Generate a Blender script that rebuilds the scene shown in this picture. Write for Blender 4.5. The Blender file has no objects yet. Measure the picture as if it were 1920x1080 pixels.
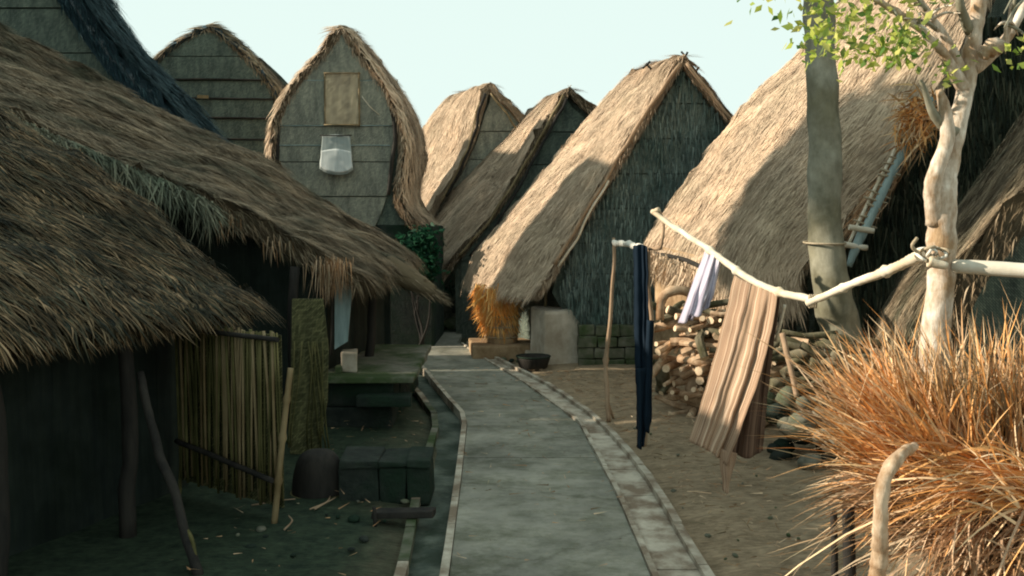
import bpy, math, random
import numpy as np
from mathutils import Vector, noise as mnoise

# ------------------------------------------------------------------ camera, sky, sun
F = 1700.0                      # focal length in photo pixels
CZ = 2.0                        # eye height
TILT = math.atan(110.0 / F)
scn = bpy.context.scene
COL = scn.collection
cam_d = bpy.data.cameras.new("camera")
cam = bpy.data.objects.new("camera", cam_d)
COL.objects.link(cam)
cam_d.sensor_width = 36.0
cam_d.lens = F / 1920.0 * 36.0
cam_d.clip_start = 0.05
cam_d.clip_end = 3000.0
cam.location = (0, 0, CZ)
cam.rotation_euler = (math.radians(90) - TILT, 0, 0)
scn.camera = cam

SUN_DIR = Vector((-1.0, -0.035, 0.42)).normalized()      # towards the sun
SUN_EL = math.asin(SUN_DIR.z)
SUN_AZ = math.atan2(SUN_DIR.x, SUN_DIR.y)
w = bpy.data.worlds.new("World")
scn.world = w
w.use_nodes = True
nt = w.node_tree
nt.nodes.clear()
out = nt.nodes.new("ShaderNodeOutputWorld")
bg = nt.nodes.new("ShaderNodeBackground")
sky = nt.nodes.new("ShaderNodeTexSky")
sky.sky_type = 'NISHITA'
sky.sun_disc = False
sky.sun_elevation = SUN_EL
sky.sun_rotation = SUN_AZ
sky.dust_density = 2.0
tc = nt.nodes.new("ShaderNodeTexCoord")
sep = nt.nodes.new("ShaderNodeSeparateXYZ")
ramp = nt.nodes.new("ShaderNodeMapRange")
ramp.interpolation_type = 'SMOOTHSTEP'
ramp.inputs[1].default_value = 0.15
ramp.inputs[2].default_value = 0.95
ramp.inputs[3].default_value = 0.96
ramp.inputs[4].default_value = 0.62
mix = nt.nodes.new("ShaderNodeMix")
mix.data_type = 'RGBA'
mix.inputs[7].default_value = (8.3, 9.9, 9.3, 1)       # thin bright haze, pale mint
nt.links.new(tc.outputs["Generated"], sep.inputs[0])
nt.links.new(sep.outputs[2], ramp.inputs[0])
nt.links.new(ramp.outputs[0], mix.inputs[0])
nt.links.new(sky.outputs[0], mix.inputs[6])
nt.links.new(mix.outputs[2], bg.inputs[0])
nt.links.new(bg.outputs[0], out.inputs[0])
bg.inputs[1].default_value = 0.067

sun_d = bpy.data.lights.new("sun", 'SUN')
sun_d.energy = 5.0
sun_d.angle = math.radians(0.6)
sun_d.color = (1.0, 0.87, 0.7)
sun = bpy.data.objects.new("sun", sun_d)
COL.objects.link(sun)
sun.location = (-20, 4, 12)
sun.rotation_euler = SUN_DIR.to_track_quat('Z', 'Y').to_euler()

scn.view_settings.view_transform = 'Standard'
scn.view_settings.look = 'None'
scn.view_settings.gamma = 1.0
scn.view_settings.use_curve_mapping = False
scn.view_settings.exposure = 0.6

scn.cycles.filter_width = 2.0

R = np.random.default_rng(7)
rnd = random.Random(7)

# ------------------------------------------------------------------ measuring helpers
ct, st = math.cos(TILT), math.sin(TILT)


def P(px, py, Y):
    """a point of the place seen at photo pixel px,py that is Y metres ahead"""
    a = (px - 960) / F
    b = (540 - py) / F
    dy = ct + b * st
    dz = -st + b * ct
    t = Y / dy
    return np.array((a * t, Y, CZ + dz * t))


def G(px, py, z=0.0):
    a = (px - 960) / F
    b = (540 - py) / F
    dy = ct + b * st
    dz = -st + b * ct
    t = (z - CZ) / dz
    return np.array((a * t, dy * t, z))


# ------------------------------------------------------------------ material helpers
def new_mat(name):
    m = bpy.data.materials.new(name)
    m.use_nodes = True
    n = m.node_tree
    n.nodes.clear()
    o = n.nodes.new("ShaderNodeOutputMaterial")
    b = n.nodes.new("ShaderNodeBsdfPrincipled")
    n.links.new(b.outputs[0], o.inputs[0])
    b.inputs["Roughness"].default_value = 0.9
    b.inputs["Specular IOR Level"].default_value = 0.15
    return m, n, b


def ramp_node(n, stops):
    r = n.nodes.new("ShaderNodeValToRGB")
    el = r.color_ramp.elements
    while len(el) < len(stops):
        el.new(0.5)
    for e, (p, c) in zip(el, stops):
        e.position = p
        e.color = (c[0], c[1], c[2], 1)
    return r


def noise_node(n, vec, scale, detail=4, rough=0.6):
    t = n.nodes.new("ShaderNodeTexNoise")
    t.inputs["Scale"].default_value = scale
    t.inputs["Detail"].default_value = detail
    t.inputs["Roughness"].default_value = rough
    if vec is not None:
        n.links.new(vec, t.inputs["Vector"])
    return t


def map_node(n, src, scale=(1, 1, 1), rot=(0, 0, 0)):
    m = n.nodes.new("ShaderNodeMapping")
    m.inputs["Scale"].default_value = scale
    m.inputs["Rotation"].default_value = rot
    n.links.new(src, m.inputs[0])
    return m.outputs[0]


def mul(n, a, b, fac=1.0):
    m = n.nodes.new("ShaderNodeMix")
    m.data_type = 'RGBA'
    m.blend_type = 'MULTIPLY'
    m.inputs[0].default_value = fac
    n.links.new(a, m.inputs[6])
    n.links.new(b, m.inputs[7])
    return m.outputs[2]


def mixc(n, f, a, b):
    m = n.nodes.new("ShaderNodeMix")
    m.data_type = 'RGBA'
    n.links.new(f, m.inputs[0])
    for s, i in ((a, 6), (b, 7)):
        if isinstance(s, tuple):
            m.inputs[i].default_value = (s[0], s[1], s[2], 1)
        else:
            n.links.new(s, m.inputs[i])
    return m.outputs[2]


def bump(n, b, h, strength, dist=0.02):
    bp = n.nodes.new("ShaderNodeBump")
    bp.inputs["Strength"].default_value = strength
    bp.inputs["Distance"].default_value = dist
    n.links.new(h, bp.inputs["Height"])
    n.links.new(bp.outputs[0], b.inputs["Normal"])


def wpos(n):
    g = n.nodes.new("ShaderNodeNewGeometry")
    return g.outputs["Position"]


def straw_mat(name, cols, patch=0.35, rough=0.9):
    """blades: each blade its own tone, drifting patches of age over the roof"""
    m, n, b = new_mat(name)
    g = n.nodes.new("ShaderNodeNewGeometry")
    r = ramp_node(n, [(i / (len(cols) - 1), c) for i, c in enumerate(cols)])
    n.links.new(g.outputs["Random Per Island"], r.inputs[0])
    t = noise_node(n, g.outputs["Position"], 1.3, 5)
    q = 1 - patch
    rr = ramp_node(n, [(0.34, (q * (.82 if patch > .3 else 1), q, q * .96)), (0.52, (.92, .9, .88)), (0.68, (1.15, 1.1, 1.04))])
    n.links.new(t.outputs[0], rr.inputs[0])
    c = mul(n, r.outputs[0], rr.outputs[0])
    t5 = noise_node(n, g.outputs["Position"], 4.5, 4)
    r5 = ramp_node(n, [(0.36, (1 - patch * .8,) * 3), (0.6, (1.08,) * 3)])
    n.links.new(t5.outputs[0], r5.inputs[0])
    n.links.new(mul(n, c, r5.outputs[0]), b.inputs[0])
    b.inputs["Roughness"].default_value = rough
    return m


def thatch_mat(name, c0, c1, c2):
    """under-surface of a thatch: uv.x runs down the slope, uv.y along the eave"""
    m, n, b = new_mat(name)
    uv = n.nodes.new("ShaderNodeUVMap")
    v = map_node(n, uv.outputs[0], (2.2, 45, 1))
    t = noise_node(n, v, 1.0, 6, 0.7)
    r = ramp_node(n, [(0.3, c0), (0.5, c1), (0.72, c2)])
    n.links.new(t.outputs[0], r.inputs[0])
    t2 = noise_node(n, wpos(n), 1.1, 4)
    r2 = ramp_node(n, [(0.3, (0.6,) * 3), (0.7, (1.1,) * 3)])
    n.links.new(t2.outputs[0], r2.inputs[0])
    n.links.new(mul(n, r.outputs[0], r2.outputs[0]), b.inputs[0])
    bump(n, b, t.outputs[0], 0.9, 0.03)
    return m


def weave_mat(name, c0, c1, cell=0.05):
    """plaited bamboo: over-under cells in colour and fine relief (uv in metres)"""
    m, n, b = new_mat(name)
    uv = n.nodes.new("ShaderNodeUVMap")
    br = n.nodes.new("ShaderNodeTexBrick")
    v = map_node(n, uv.outputs[0], (1 / cell, 1 / cell, 1), (0, 0, math.radians(45)))
    n.links.new(v, br.inputs["Vector"])
    br.inputs["Scale"].default_value = 1.0
    br.inputs["Brick Width"].default_value = 1.0
    br.inputs["Row Height"].default_value = 0.4
    br.inputs["Mortar Size"].default_value = 0.05
    br.inputs["Color1"].default_value = (*c0, 1)
    br.inputs["Color2"].default_value = (*c1, 1)
    br.inputs["Mortar"].default_value = (*[x * 0.35 for x in c0], 1)
    v2 = map_node(n, uv.outputs[0], (3, 0.7, 1))
    t = noise_node(n, v2, 2.5, 6, 0.7)
    rr = ramp_node(n, [(0.3, (0.45,) * 3), (0.7, (1.2, 1.15, 1.05))])
    n.links.new(t.outputs[0], rr.inputs[0])
    n.links.new(mul(n, br.outputs[0], rr.outputs[0]), b.inputs[0])
    bump(n, b, br.outputs["Fac"], -0.6, 0.01)
    return m


def grain_mat(name, c0, c1, scale=(3, 3, 30), strength=0.5, rough=0.85, tint=None, big=2.0):
    """wood, bamboo, bark, cloth: noise stretched in object space"""
    m, n, b = new_mat(name)
    co = n.nodes.new("ShaderNodeTexCoord")
    t = noise_node(n, map_node(n, co.outputs["Object"], scale), 1.0, 6, 0.7)
    r = ramp_node(n, [(0.28, c0), (0.72, c1)])
    n.links.new(t.outputs[0], r.inputs[0])
    c = r.outputs[0]
    if tint:
        t2 = noise_node(n, co.outputs["Object"], big, 4)
        rr = ramp_node(n, [(0.35, tint), (0.65, (1, 1, 1))])
        n.links.new(t2.outputs[0], rr.inputs[0])
        c = mul(n, c, rr.outputs[0])
    n.links.new(c, b.inputs[0])
    b.inputs["Roughness"].default_value = rough
    bump(n, b, t.outputs[0], strength, 0.01)
    return m


def stone_mat(name, c0, c1, moss=None, scale=6.0, rough=0.9, dist=0.015, mscale=1.6):
    m, n, b = new_mat(name)
    p = wpos(n)
    t = noise_node(n, p, scale, 8, 0.7)
    r = ramp_node(n, [(0.3, c0), (0.7, c1)])
    n.links.new(t.outputs[0], r.inputs[0])
    c = r.outputs[0]
    if moss:
        t2 = noise_node(n, p, mscale, 5, 0.65)
        r2 = ramp_node(n, [(0.42, (0, 0, 0)), (0.6, (1, 1, 1))])
        n.links.new(t2.outputs[0], r2.inputs[0])
        c = mixc(n, r2.outputs[0], c, moss)
    n.links.new(c, b.inputs[0])
    b.inputs["Roughness"].default_value = rough
    t3 = noise_node(n, p, scale * 5, 6, 0.7)
    bump(n, b, t3.outputs[0], 0.6, dist)
    return m


M = {}
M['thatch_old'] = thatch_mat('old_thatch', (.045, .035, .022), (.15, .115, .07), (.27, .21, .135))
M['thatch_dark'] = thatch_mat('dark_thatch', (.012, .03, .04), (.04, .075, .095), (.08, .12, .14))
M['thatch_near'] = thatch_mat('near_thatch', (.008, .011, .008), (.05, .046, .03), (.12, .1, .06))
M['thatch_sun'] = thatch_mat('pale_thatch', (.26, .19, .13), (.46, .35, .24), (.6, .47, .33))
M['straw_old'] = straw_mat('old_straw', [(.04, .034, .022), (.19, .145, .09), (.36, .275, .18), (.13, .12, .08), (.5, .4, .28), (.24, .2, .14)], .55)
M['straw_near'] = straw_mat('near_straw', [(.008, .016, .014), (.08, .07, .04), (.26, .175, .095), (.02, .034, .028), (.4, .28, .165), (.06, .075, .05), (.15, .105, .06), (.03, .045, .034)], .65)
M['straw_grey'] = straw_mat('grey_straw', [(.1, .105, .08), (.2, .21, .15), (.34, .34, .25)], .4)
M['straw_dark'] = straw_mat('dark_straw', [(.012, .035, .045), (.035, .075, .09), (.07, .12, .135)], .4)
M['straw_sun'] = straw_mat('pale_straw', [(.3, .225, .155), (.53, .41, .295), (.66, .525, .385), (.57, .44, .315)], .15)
M['straw_gold'] = straw_mat('golden_straw', [(.8, .28, .04), (.95, .48, .12), (.95, .66, .28), (.86, .36, .07)], .2)
M['straw_orange'] = straw_mat('orange_straw', [(.58, .21, .05), (.82, .4, .13), (.88, .58, .29), (.92, .74, .5), (.66, .3, .1), (.88, .5, .2)], .3)  # the orange of sunlit straw is set as the blades' own colour
M['straw_tan'] = straw_mat('tan_straw', [(.3, .17, .09), (.6, .41, .26), (.76, .58, .4), (.44, .24, .12), (.16, .11, .065), (.7, .42, .22)], .4)
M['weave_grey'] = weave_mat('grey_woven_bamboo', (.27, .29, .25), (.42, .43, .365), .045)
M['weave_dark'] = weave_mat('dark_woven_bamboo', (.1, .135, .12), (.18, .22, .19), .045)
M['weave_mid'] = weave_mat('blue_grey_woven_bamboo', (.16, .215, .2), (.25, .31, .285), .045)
M['weave_tan'] = weave_mat('tan_woven_bamboo', (.5, .42, .3), (.78, .66, .48), .07)
M['weave_green'] = weave_mat('mossy_woven_bamboo', (.07, .075, .035), (.2, .2, .1), .04)
M['bamboo'] = grain_mat('dry_bamboo', (.16, .12, .06), (.36, .28, .16), (6, 6, 1.2), .3, .6, (.55, .5, .42))
M['bamboo_green'] = grain_mat('dim_bamboo', (.05, .05, .018), (.22, .19, .08), (10, 10, 1.5), .3, .7, (.4, .45, .35))
M['pole'] = grain_mat('peeled_pole', (.62, .55, .42), (.86, .8, .68), (4, 4, 9), .25, .6, (.75, .68, .58), 4)
M['pole_brown'] = grain_mat('brown_stick', (.2, .13, .08), (.46, .33, .22), (8, 8, 2.5), .4, .8)
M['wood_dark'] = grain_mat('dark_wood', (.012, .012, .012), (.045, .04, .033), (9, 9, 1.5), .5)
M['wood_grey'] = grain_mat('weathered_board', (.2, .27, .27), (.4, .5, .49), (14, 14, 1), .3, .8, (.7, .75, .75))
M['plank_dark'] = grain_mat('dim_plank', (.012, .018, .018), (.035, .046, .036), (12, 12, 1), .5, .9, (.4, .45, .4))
M['log'] = grain_mat('split_log', (.36, .22, .12), (.78, .6, .42), (9, 9, 2.5), .5, .85, (.4, .33, .27), 5)
M['cut_wood'] = grain_mat('cut_wood', (.6, .42, .26), (.85, .68, .48), (20, 20, 20), .4, .8)
M['log_dark'] = grain_mat('mossy_log', (.06, .055, .035), (.26, .23, .16), (9, 9, 2.5), .5, .9, (.4, .42, .3), 5)
M['bark_pale'] = grain_mat('pale_bark', (.36, .27, .18), (.93, .89, .8), (22, 22, 7), 1.0, .85, (.5, .37, .25), 5.5)
M['post_worn'] = grain_mat('worn_post', (.34, .22, .13), (.8, .68, .52), (22, 22, 7), 1.0, .85, (.5, .4, .3), 9)
M['bark_grey'] = grain_mat('grey_bark', (.19, .185, .14), (.4, .39, .31), (9, 9, 5), .7, .9, (.58, .56, .48), 2.5)
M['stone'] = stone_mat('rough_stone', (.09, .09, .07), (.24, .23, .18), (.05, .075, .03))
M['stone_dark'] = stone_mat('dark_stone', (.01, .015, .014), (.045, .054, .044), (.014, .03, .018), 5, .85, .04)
M['plaster'] = stone_mat('limewashed_plaster', (.42, .37, .29), (.68, .62, .52), (.34, .29, .22), 3)
M['soil'] = stone_mat('bare_soil', (.16, .11, .065), (.36, .27, .17), (.13, .105, .06), 7, .95, .02, 1.1)
M['soil_moss'] = stone_mat('damp_soil', (.03, .04, .022), (.1, .115, .065), (.035, .07, .03), 7, .9, .02)
M['concrete'] = stone_mat('worn_concrete', (.22, .2, .165), (.36, .335, .28), (.17, .165, .125), 2.6, .85, .012, .9)
def concrete_mat():
    m, n, b = new_mat('worn_concrete_path')
    p = wpos(n)
    t = noise_node(n, p, 1.1, 9, .72)
    r = ramp_node(n, [(.3, (.14, .14, .115)), (.5, (.26, .255, .21)), (.72, (.4, .385, .315))])
    n.links.new(t.outputs[0], r.inputs[0])
    t2 = noise_node(n, map_node(n, p, (2.4, 3.4, 1)), 1.0, 9, .8)
    r2 = ramp_node(n, [(.36, (.55, .58, .5)), (.56, (1.05,) * 3)])
    n.links.new(t2.outputs[0], r2.inputs[0])
    vo = n.nodes.new("ShaderNodeTexVoronoi")
    vo.feature = 'DISTANCE_TO_EDGE'
    vo.inputs["Scale"].default_value = .75
    wv = noise_node(n, p, 3.5, 6, .7)
    ad = n.nodes.new("ShaderNodeMix")
    ad.data_type = 'RGBA'
    ad.inputs[0].default_value = .22
    n.links.new(p, ad.inputs[6])
    n.links.new(wv.outputs["Color"], ad.inputs[7])
    n.links.new(ad.outputs[2], vo.inputs["Vector"])
    r3 = ramp_node(n, [(.0, (.45, .45, .4)), (.012, (1, 1, 1))])
    n.links.new(vo.outputs[0], r3.inputs[0])
    n.links.new(mul(n, mul(n, r.outputs[0], r2.outputs[0]), r3.outputs[0], .45), b.inputs[0])
    b.inputs["Roughness"].default_value = .85
    t4 = noise_node(n, p, 28, 6, .7)
    bump(n, b, mul(n, t4.outputs[0], r3.outputs[0]), .7, .012)
    return m


M['concrete'] = concrete_mat()
M['kerb'] = stone_mat('pale_kerb', (.36, .32, .25), (.62, .57, .46), (.22, .17, .12), 5, .85, .012, 3)
M['drain'] = stone_mat('drain_floor', (.04, .06, .05), (.16, .18, .14), (.03, .045, .03), 5, .7, .012, 2.4)
M['pipe'] = stone_mat('white_pipe', (.72, .7, .62), (.84, .83, .76), (.6, .56, .46), 6, .5, .004)
M['rope'] = grain_mat('rope', (.25, .2, .13), (.5, .42, .3), (30, 30, 30), .4)
M['earth_wall'] = stone_mat('mud_wall', (.3, .2, .11), (.5, .36, .22), (.2, .13, .07), 5)


def cloth_mat(name, stops, scale, rough=0.95, weft=0.15):
    m, n, b = new_mat(name)
    uv = n.nodes.new("ShaderNodeUVMap")
    v = map_node(n, uv.outputs[0], (scale, 0.25, 1))
    t = noise_node(n, v, 1.0, 3, 0.6)
    r = ramp_node(n, stops)
    n.links.new(t.outputs[0], r.inputs[0])
    n.links.new(r.outputs[0], b.inputs[0])
    b.inputs["Roughness"].default_value = rough
    t2 = noise_node(n, uv.outputs[0], 260, 2)
    bump(n, b, t2.outputs[0], 0.3, 0.002)
    return m


M['sarong'] = cloth_mat('striped_brown_cloth', [(.38, (.17, .1, .065)), (.45, (.42, .29, .19)), (.52, (.24, .15, .1)), (.6, (.56, .42, .3))], 34)
M['sarong_dark'] = cloth_mat('dark_striped_cloth', [(.36, (.05, .028, .02)), (.5, (.13, .08, .055)), (.66, (.2, .13, .09))], 26)
M['navy'] = cloth_mat('navy_cloth', [(.3, (.003, .008, .016)), (.7, (.012, .025, .04))], 8)
M['lilac'] = cloth_mat('lilac_cloth', [(.35, (.27, .25, .33)), (.5, (.5, .46, .55)), (.65, (.68, .64, .7))], 10)
M['cloth_grey'] = cloth_mat('washed_grey_cloth', [(.3, (.24, .28, .27)), (.7, (.36, .4, .38))], 6)
M['cloth_pale'] = cloth_mat('dusty_white_cloth', [(.3, (.42, .46, .45)), (.7, (.6, .63, .61))], 6)
M['rag'] = cloth_mat('pale_rag', [(.3, (.6, .56, .47)), (.7, (.8, .78, .7))], 8)


def leaf_mat(name, cols):
    m, n, b = new_mat(name)
    g = n.nodes.new("ShaderNodeNewGeometry")
    r = ramp_node(n, [(i / (len(cols) - 1), c) for i, c in enumerate(cols)])
    n.links.new(g.outputs["Random Per Island"], r.inputs[0])
    n.links.new(r.outputs[0], b.inputs[0])
    b.inputs["Roughness"].default_value = 0.55
    tr = n.nodes.new("ShaderNodeBsdfTranslucent")
    n.links.new(r.outputs[0], tr.inputs[0])
    ms = n.nodes.new("ShaderNodeMixShader")
    ms.inputs[0].default_value = 0.45
    o = [x for x in n.nodes if x.type == 'OUTPUT_MATERIAL'][0]
    n.links.new(b.outputs[0], ms.inputs[1])
    n.links.new(tr.outputs[0], ms.inputs[2])
    n.links.new(ms.outputs[0], o.inputs[0])
    return m


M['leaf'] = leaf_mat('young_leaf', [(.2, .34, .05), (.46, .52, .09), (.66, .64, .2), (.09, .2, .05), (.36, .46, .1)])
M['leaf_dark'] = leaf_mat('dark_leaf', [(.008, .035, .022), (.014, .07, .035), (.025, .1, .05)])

# ------------------------------------------------------------------ object helpers


def link(name, me, parent=None):
    o = bpy.data.objects.new(name, me)
    COL.objects.link(o)
    if parent is not None:
        o.parent = parent
        o.matrix_parent_inverse.identity()
        # parts are modelled in world space; take the parent's place out
        pw = parent
        off = Vector((0, 0, 0))
        while pw is not None:
            off += pw.location
            pw = pw.parent
        o.location = -off
    return o


def tag(o, label=None, cat=None, group=None, kind=None):
    if label:
        o['label'] = label
    if cat:
        o['category'] = cat
    if group:
        o['group'] = group
    if kind:
        o['kind'] = kind
    return o


def thing(name, label, cat, loc=(0, 0, 0), group=None):
    o = bpy.data.objects.new(name, None)
    o.empty_display_size = 0.2
    COL.objects.link(o)
    o.location = tuple(float(x) for x in loc)
    return tag(o, label, cat, group)


def mesh(name, V, Fc, mat, parent=None, smooth=False, uv=None, recentre=True):
    me = bpy.data.meshes.new(name)
    V = np.asarray(V, float)
    me.from_pydata(V.tolist(), [], [list(map(int, f)) for f in Fc])
    me.materials.append(M[mat] if isinstance(mat, str) else mat)
    if smooth:
        me.shade_smooth()
    if uv is not None:
        lay = me.uv_layers.new(name="UVMap")
        idx = np.empty(len(me.loops), np.int32)
        me.loops.foreach_get("vertex_index", idx)
        lay.data.foreach_set("uv", np.asarray(uv, np.float32)[idx].ravel())
    o = link(name, me, parent)
    return o


def tris(name, V, nverts_per, tri_idx, mat, parent=None, stuff=True):
    """fast mesh of many identical little pieces. V: (n, k, 3); tri_idx: list of triangles inside a piece"""
    n, k = V.shape[:2]
    T = np.asarray(tri_idx, np.int32)
    idx = (np.arange(n, dtype=np.int32)[:, None, None] * k + T[None]).reshape(-1)
    me = bpy.data.meshes.new(name)
    me.vertices.add(n * k)
    me.vertices.foreach_set("co", V.astype(np.float32).ravel())
    nt_ = len(idx) // 3
    me.loops.add(len(idx))
    me.loops.foreach_set("vertex_index", idx)
    me.polygons.add(nt_)
    me.polygons.foreach_set("loop_start", np.arange(0, len(idx), 3, dtype=np.int32))
    me.update(calc_edges=True)
    me.materials.append(M[mat] if isinstance(mat, str) else mat)
    o = link(name, me, parent)
    if stuff:
        o['kind'] = 'stuff'
    return o


def nz(p, s=1.0, seed=0.0):
    return mnoise.noise(Vector((p[0] * s + seed, p[1] * s + seed * 1.7, p[2] * s - seed)))


def catmull(pts, n):
    pts = np.asarray(pts, float)
    k = len(pts)
    if k == 2:
        t = np.linspace(0, 1, n)[:, None]
        return pts[0] * (1 - t) + pts[1] * t
    d = np.r_[0, np.cumsum(np.linalg.norm(np.diff(pts, axis=0), axis=1))]
    s = np.linspace(0, d[-1], n)
    Q = np.vstack([2 * pts[0] - pts[1], pts, 2 * pts[-1] - pts[-2]])
    res = []
    for x in s:
        i = min(max(np.searchsorted(d, x) - 1, 0), k - 2)
        t = (x - d[i]) / max(d[i + 1] - d[i], 1e-9)
        p0, p1, p2, p3 = Q[i], Q[i + 1], Q[i + 2], Q[i + 3]
        m1 = (p2 - p0) * 0.5
        m2 = (p3 - p1) * 0.5
        res.append((2 * t**3 - 3 * t**2 + 1) * p1 + (t**3 - 2 * t**2 + t) * m1 + (-2 * t**3 + 3 * t**2) * p2 + (t**3 - t**2) * m2)
    return np.array(res)


def box(name, x0, x1, y0, y1, z0, z1, mat, parent=None, bev=0.012, jit=0.0, rot=0.0, wear=0.0):
    """bevelled block, slightly uneven"""
    me = bpy.data.meshes.new(name)
    import bmesh
    bm = bmesh.new()
    bmesh.ops.create_cube(bm, size=1.0)
    cx, cy, cz = (x0 + x1) / 2, (y0 + y1) / 2, (z0 + z1) / 2
    for v in bm.verts:
        x = v.co.x * (x1 - x0) + rnd.uniform(-jit, jit)
        y = v.co.y * (y1 - y0) + rnd.uniform(-jit, jit)
        z = v.co.z * (z1 - z0) + rnd.uniform(-jit, jit)
        c, s = math.cos(rot), math.sin(rot)
        v.co = (cx + c * x - s * y, cy + s * x + c * y, cz + z)
    if bev > 0:
        bmesh.ops.bevel(bm, geom=bm.edges[:], offset=bev, segments=2, affect='EDGES', profile=0.6)
    if wear > 0:
        bmesh.ops.subdivide_edges(bm, edges=bm.edges[:], cuts=5, use_grid_fill=True)
        for v in bm.verts:
            d = wear * mnoise.noise(v.co * 3.5)
            v.co += Vector((d, d * .7, wear * mnoise.noise(v.co * 3.1 + Vector((5, 5, 5)))))
    bm.to_mesh(me)
    bm.free()
    me.materials.append(M[mat])
    return link(name, me, parent)


def tube(name, pts, rad, mat, parent=None, seg=10, n=None, wob=0.0, rough=0.0, seed=0.0, caps=True, lump=3.0, knots=None, cut=None):
    pts = np.asarray(pts, float)
    rad = np.atleast_1d(np.asarray(rad, float))
    if len(rad) == 1:
        rad = np.repeat(rad, len(pts))
    if n is None:
        n = max(2, int(np.linalg.norm(np.diff(pts, axis=0), axis=1).sum() / max(rad.mean() * 2.2, 0.01)))
        n = min(n, 60)
    n = max(n, len(pts))
    C = catmull(pts, n)
    d = np.r_[0, np.cumsum(np.linalg.norm(np.diff(pts, axis=0), axis=1))]
    rr = np.interp(np.linspace(0, d[-1], n), d, rad)
    if wob:
        for i in range(n):
            C[i] += np.array([nz(C[i], lump, seed + 3), nz(C[i], lump, seed + 9), 0.3 * nz(C[i], lump, seed + 17)]) * wob
    if knots:
        for kx in knots:
            s = np.linspace(0, 1, n)
            rr = rr * (1 + 0.5 * np.exp(-((s - kx) / 0.012) ** 2))
    T = np.gradient(C, axis=0)
    T /= np.linalg.norm(T, axis=1)[:, None] + 1e-9
    ref = np.array([0, 0, 1.0]) if abs(T[0][2]) < 0.9 else np.array([1.0, 0, 0])
    V = []
    A = np.cross(T[0], ref)
    A /= np.linalg.norm(A)
    for i in range(n):
        A = A - T[i] * A.dot(T[i])
        A /= np.linalg.norm(A)
        B = np.cross(T[i], A)
        for k in range(seg):
            a = 2 * math.pi * k / seg
            q = C[i] + (A * math.cos(a) + B * math.sin(a)) * rr[i]
            if rough:
                q = C[i] + (q - C[i]) * (1 + rough * nz(q, 5.0 / max(rr[i] * 10, .3), seed))
            V.append(q)
    Fc = []
    for i in range(n - 1):
        for k in range(seg):
            k2 = (k + 1) % seg
            Fc.append((i * seg + k, i * seg + k2, (i + 1) * seg + k2, (i + 1) * seg + k))
    if caps:
        Fc.append(tuple(range(seg))[::-1])
        Fc.append(tuple((n - 1) * seg + k for k in range(seg)))
    # mesh kept in its own frame at the first point so that grain runs along z
    o = mesh(name, V, Fc, mat, parent, smooth=True)
    if caps:
        for q in (-1, -2):
            o.data.polygons[q].use_smooth = False
            if cut:
                if len(o.data.materials) < 2:
                    o.data.materials.append(M[cut])
                o.data.polygons[q].material_index = 1
    return o


# ------------------------------------------------------------------ thatch
def loft(sections, nu, nv):
    """sections: profiles from the visible eave over the ridge to the other eave -> grid [nv, nu, 3]"""
    S = np.array([catmull(s, nu) for s in sections])
    Gd = np.array([catmull(S[:, j], nv) for j in range(nu)])      # nu, nv, 3
    return Gd.transpose(1, 0, 2)


def grid_normals(Gd, inside):
    du = np.gradient(Gd, axis=1)
    dv = np.gradient(Gd, axis=0)
    N = np.cross(du, dv)
    N /= np.linalg.norm(N, axis=2)[..., None] + 1e-9
    s = np.sign(((Gd - np.asarray(inside)) * N).sum(2).mean())
    return N * s, du, dv


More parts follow.
